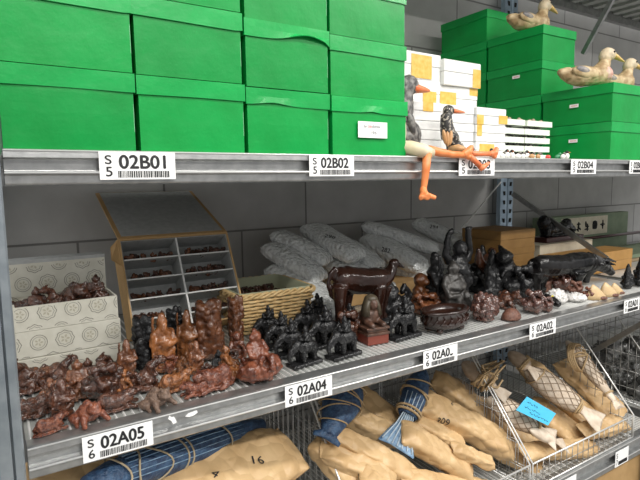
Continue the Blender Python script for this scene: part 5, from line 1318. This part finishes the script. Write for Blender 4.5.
# blue note
q = [P(516, 410, y=.065), P(548, 425.5, y=.02), P(556, 413.5, y=.035), P(527, 396.5, y=.085)]
c = (q[0]+q[1]+q[2]+q[3])/4; nrm = (q[1]-q[0]).cross(q[3]-q[0]).normalized()
if nrm.dot(EYEP-c) < 0: nrm = -nrm
t = thing('paper_note', 'blue paper note with handwriting lying on the netted fish', 'note', c)
MB().loft([[p-c for p in q], [p-c-nrm*.0008 for p in q]]).build('note_sheet', 'note', t)
b = MB(); rr = random.Random(12)
def nq(a, bb): return (q[0].lerp(q[1], a)).lerp(q[3].lerp(q[2], a), bb)-c+nrm*.0008
for line, (x0, x1) in ((.72, (.12, .45)), (.42, (.14, .62)), (.22, (.35, .9))):
    x = x0
    while x < x1:
        L2 = rr.uniform(.03, .07); b.tube([nq(x, line-rr.uniform(-.05, .06)), nq(x+L2*.5, line+rr.uniform(-.07, .07)), nq(x+L2, line+rr.uniform(-.05, .05))], .0008, 4); x += L2+rr.uniform(.01, .03)
b.build('handwriting', 'ink', t)

# ---- dark plastic bags in the far basket
GD = 'dark plastic bags in the far wire basket'
for i, (u, v, y, w, h, lab) in enumerate(((606, 352, .50, .16, .11, 'crumpled dark plastic bag under the beam, nearest the slender fish'), (634, 350, .43, .17, .12, 'crumpled dark plastic bag under the beam at the picture edge'), (628, 376, .28, .18, .12, 'crumpled dark plastic bag in the middle of the far pile'), (604, 378, .335, .16, .12, 'crumpled dark plastic bag low behind the basket wires'), (648, 388, .17, .16, .12, 'crumpled dark plastic bag partly cut off, lowest at the picture edge'))):
    p = P(u, v, y=y)
    me = fuse('bag', [('e', (0, 0, 0), (w/2, w*.42, h/2)), ('e', (w*.2, -.02, .02), (w*.3, w*.25, h*.4)), ('e', (-w*.22, .01, -.01), (w*.3, w*.3, h*.42))], .008, .022, 22, 1, i+3)
    o = tag(obj('plastic_bag', me, 'darkbag'), lab, 'bag', GD); o.location = p; o.location.x = max(p.x, 2.54)
# carton below the bottom shelf
x0, x1 = 1.55, 2.4
t = thing('carton', 'large plain kraft carton on the floor below the bottom shelf', 'carton', ((x0+x1)/2, .34, 0))
MB().box((-.42, -.26, .001), (.42, .26, .36)).build('carton_body', 'kraft2', t, bevel=.003)
MB().box((-.25, -.2, .3602), (-.20, .1, .3606)).box((-.36, -.2355, .3602), (-.30, .05, .3606)).build('slot', 'hole', t)

# ================================================================== lights
def tube_lamp(x, y, z, L_, label, e, rz=0):
    t = thing('ceiling_lamp', label, 'lamp', (x, y, z), rz, 'fluorescent lamps over the aisle')
    MB().box((-L_/2, -.07, .012), (L_/2, .07, .06)).build('housing', 'lampbody', t)
    MB().tube([(-L_/2+.02, 0, 0), (L_/2-.02, 0, 0)], .013, 10).build('tube', 'tube', t, smooth=True)
    l = bpy.data.lights.new('lamp_light', 'AREA'); l.shape = 'RECTANGLE'; l.size = L_; l.size_y = .12; l.energy = e; l.color = (1, .97, .92)
    o = bpy.data.objects.new('lamp_light', l); C.objects.link(o); o.parent = t; o.location = (0, 0, -.02); 
    return t
tube_lamp(.5, -.95, 2.95, 1.5, 'fluorescent tube lamp in the near row over the aisle, nearer one', 21)
tube_lamp(2.6, -.95, 2.95, 1.5, 'fluorescent tube lamp in the near row over the aisle, further one', 21)
tube_lamp(.5, -2.1, 2.95, 1.5, 'fluorescent tube lamp in the far row over the aisle, nearer one', 52)
tube_lamp(2.6, -2.1, 2.95, 1.5, 'fluorescent tube lamp in the far row over the aisle, further one', 52)
w = bpy.data.worlds.new('world'); bpy.context.scene.world = w; w.use_nodes = True
nt = w.node_tree; bgn = nt.nodes['Background']; bgn.inputs['Strength'].default_value = 1.2
tc = nt.nodes.new('ShaderNodeTexCoord'); sx = nt.nodes.new('ShaderNodeSeparateXYZ'); cr = nt.nodes.new('ShaderNodeValToRGB')
mr = nt.nodes.new('ShaderNodeMapRange'); mr.inputs['From Min'].default_value = -1; mr.inputs['From Max'].default_value = 1
nt.links.new(tc.outputs['Generated'], sx.inputs[0]); nt.links.new(sx.outputs['Z'], mr.inputs['Value']); nt.links.new(mr.outputs['Result'], cr.inputs['Fac']); nt.links.new(cr.outputs['Color'], bgn.inputs['Color'])
cr.color_ramp.elements[0].position = .30; cr.color_ramp.elements[0].color = (.22, .21, .20, 1)
cr.color_ramp.elements[1].position = .80; cr.color_ramp.elements[1].color = (1.0, 1.0, .99, 1)
el_ = cr.color_ramp.elements.new(.52); el_.color = (.42, .42, .42, 1)
vs = bpy.context.scene.view_settings
vs.view_transform = 'Standard'; vs.look = 'None'; vs.gamma = 1; vs.use_curve_mapping = False; vs.exposure = 0
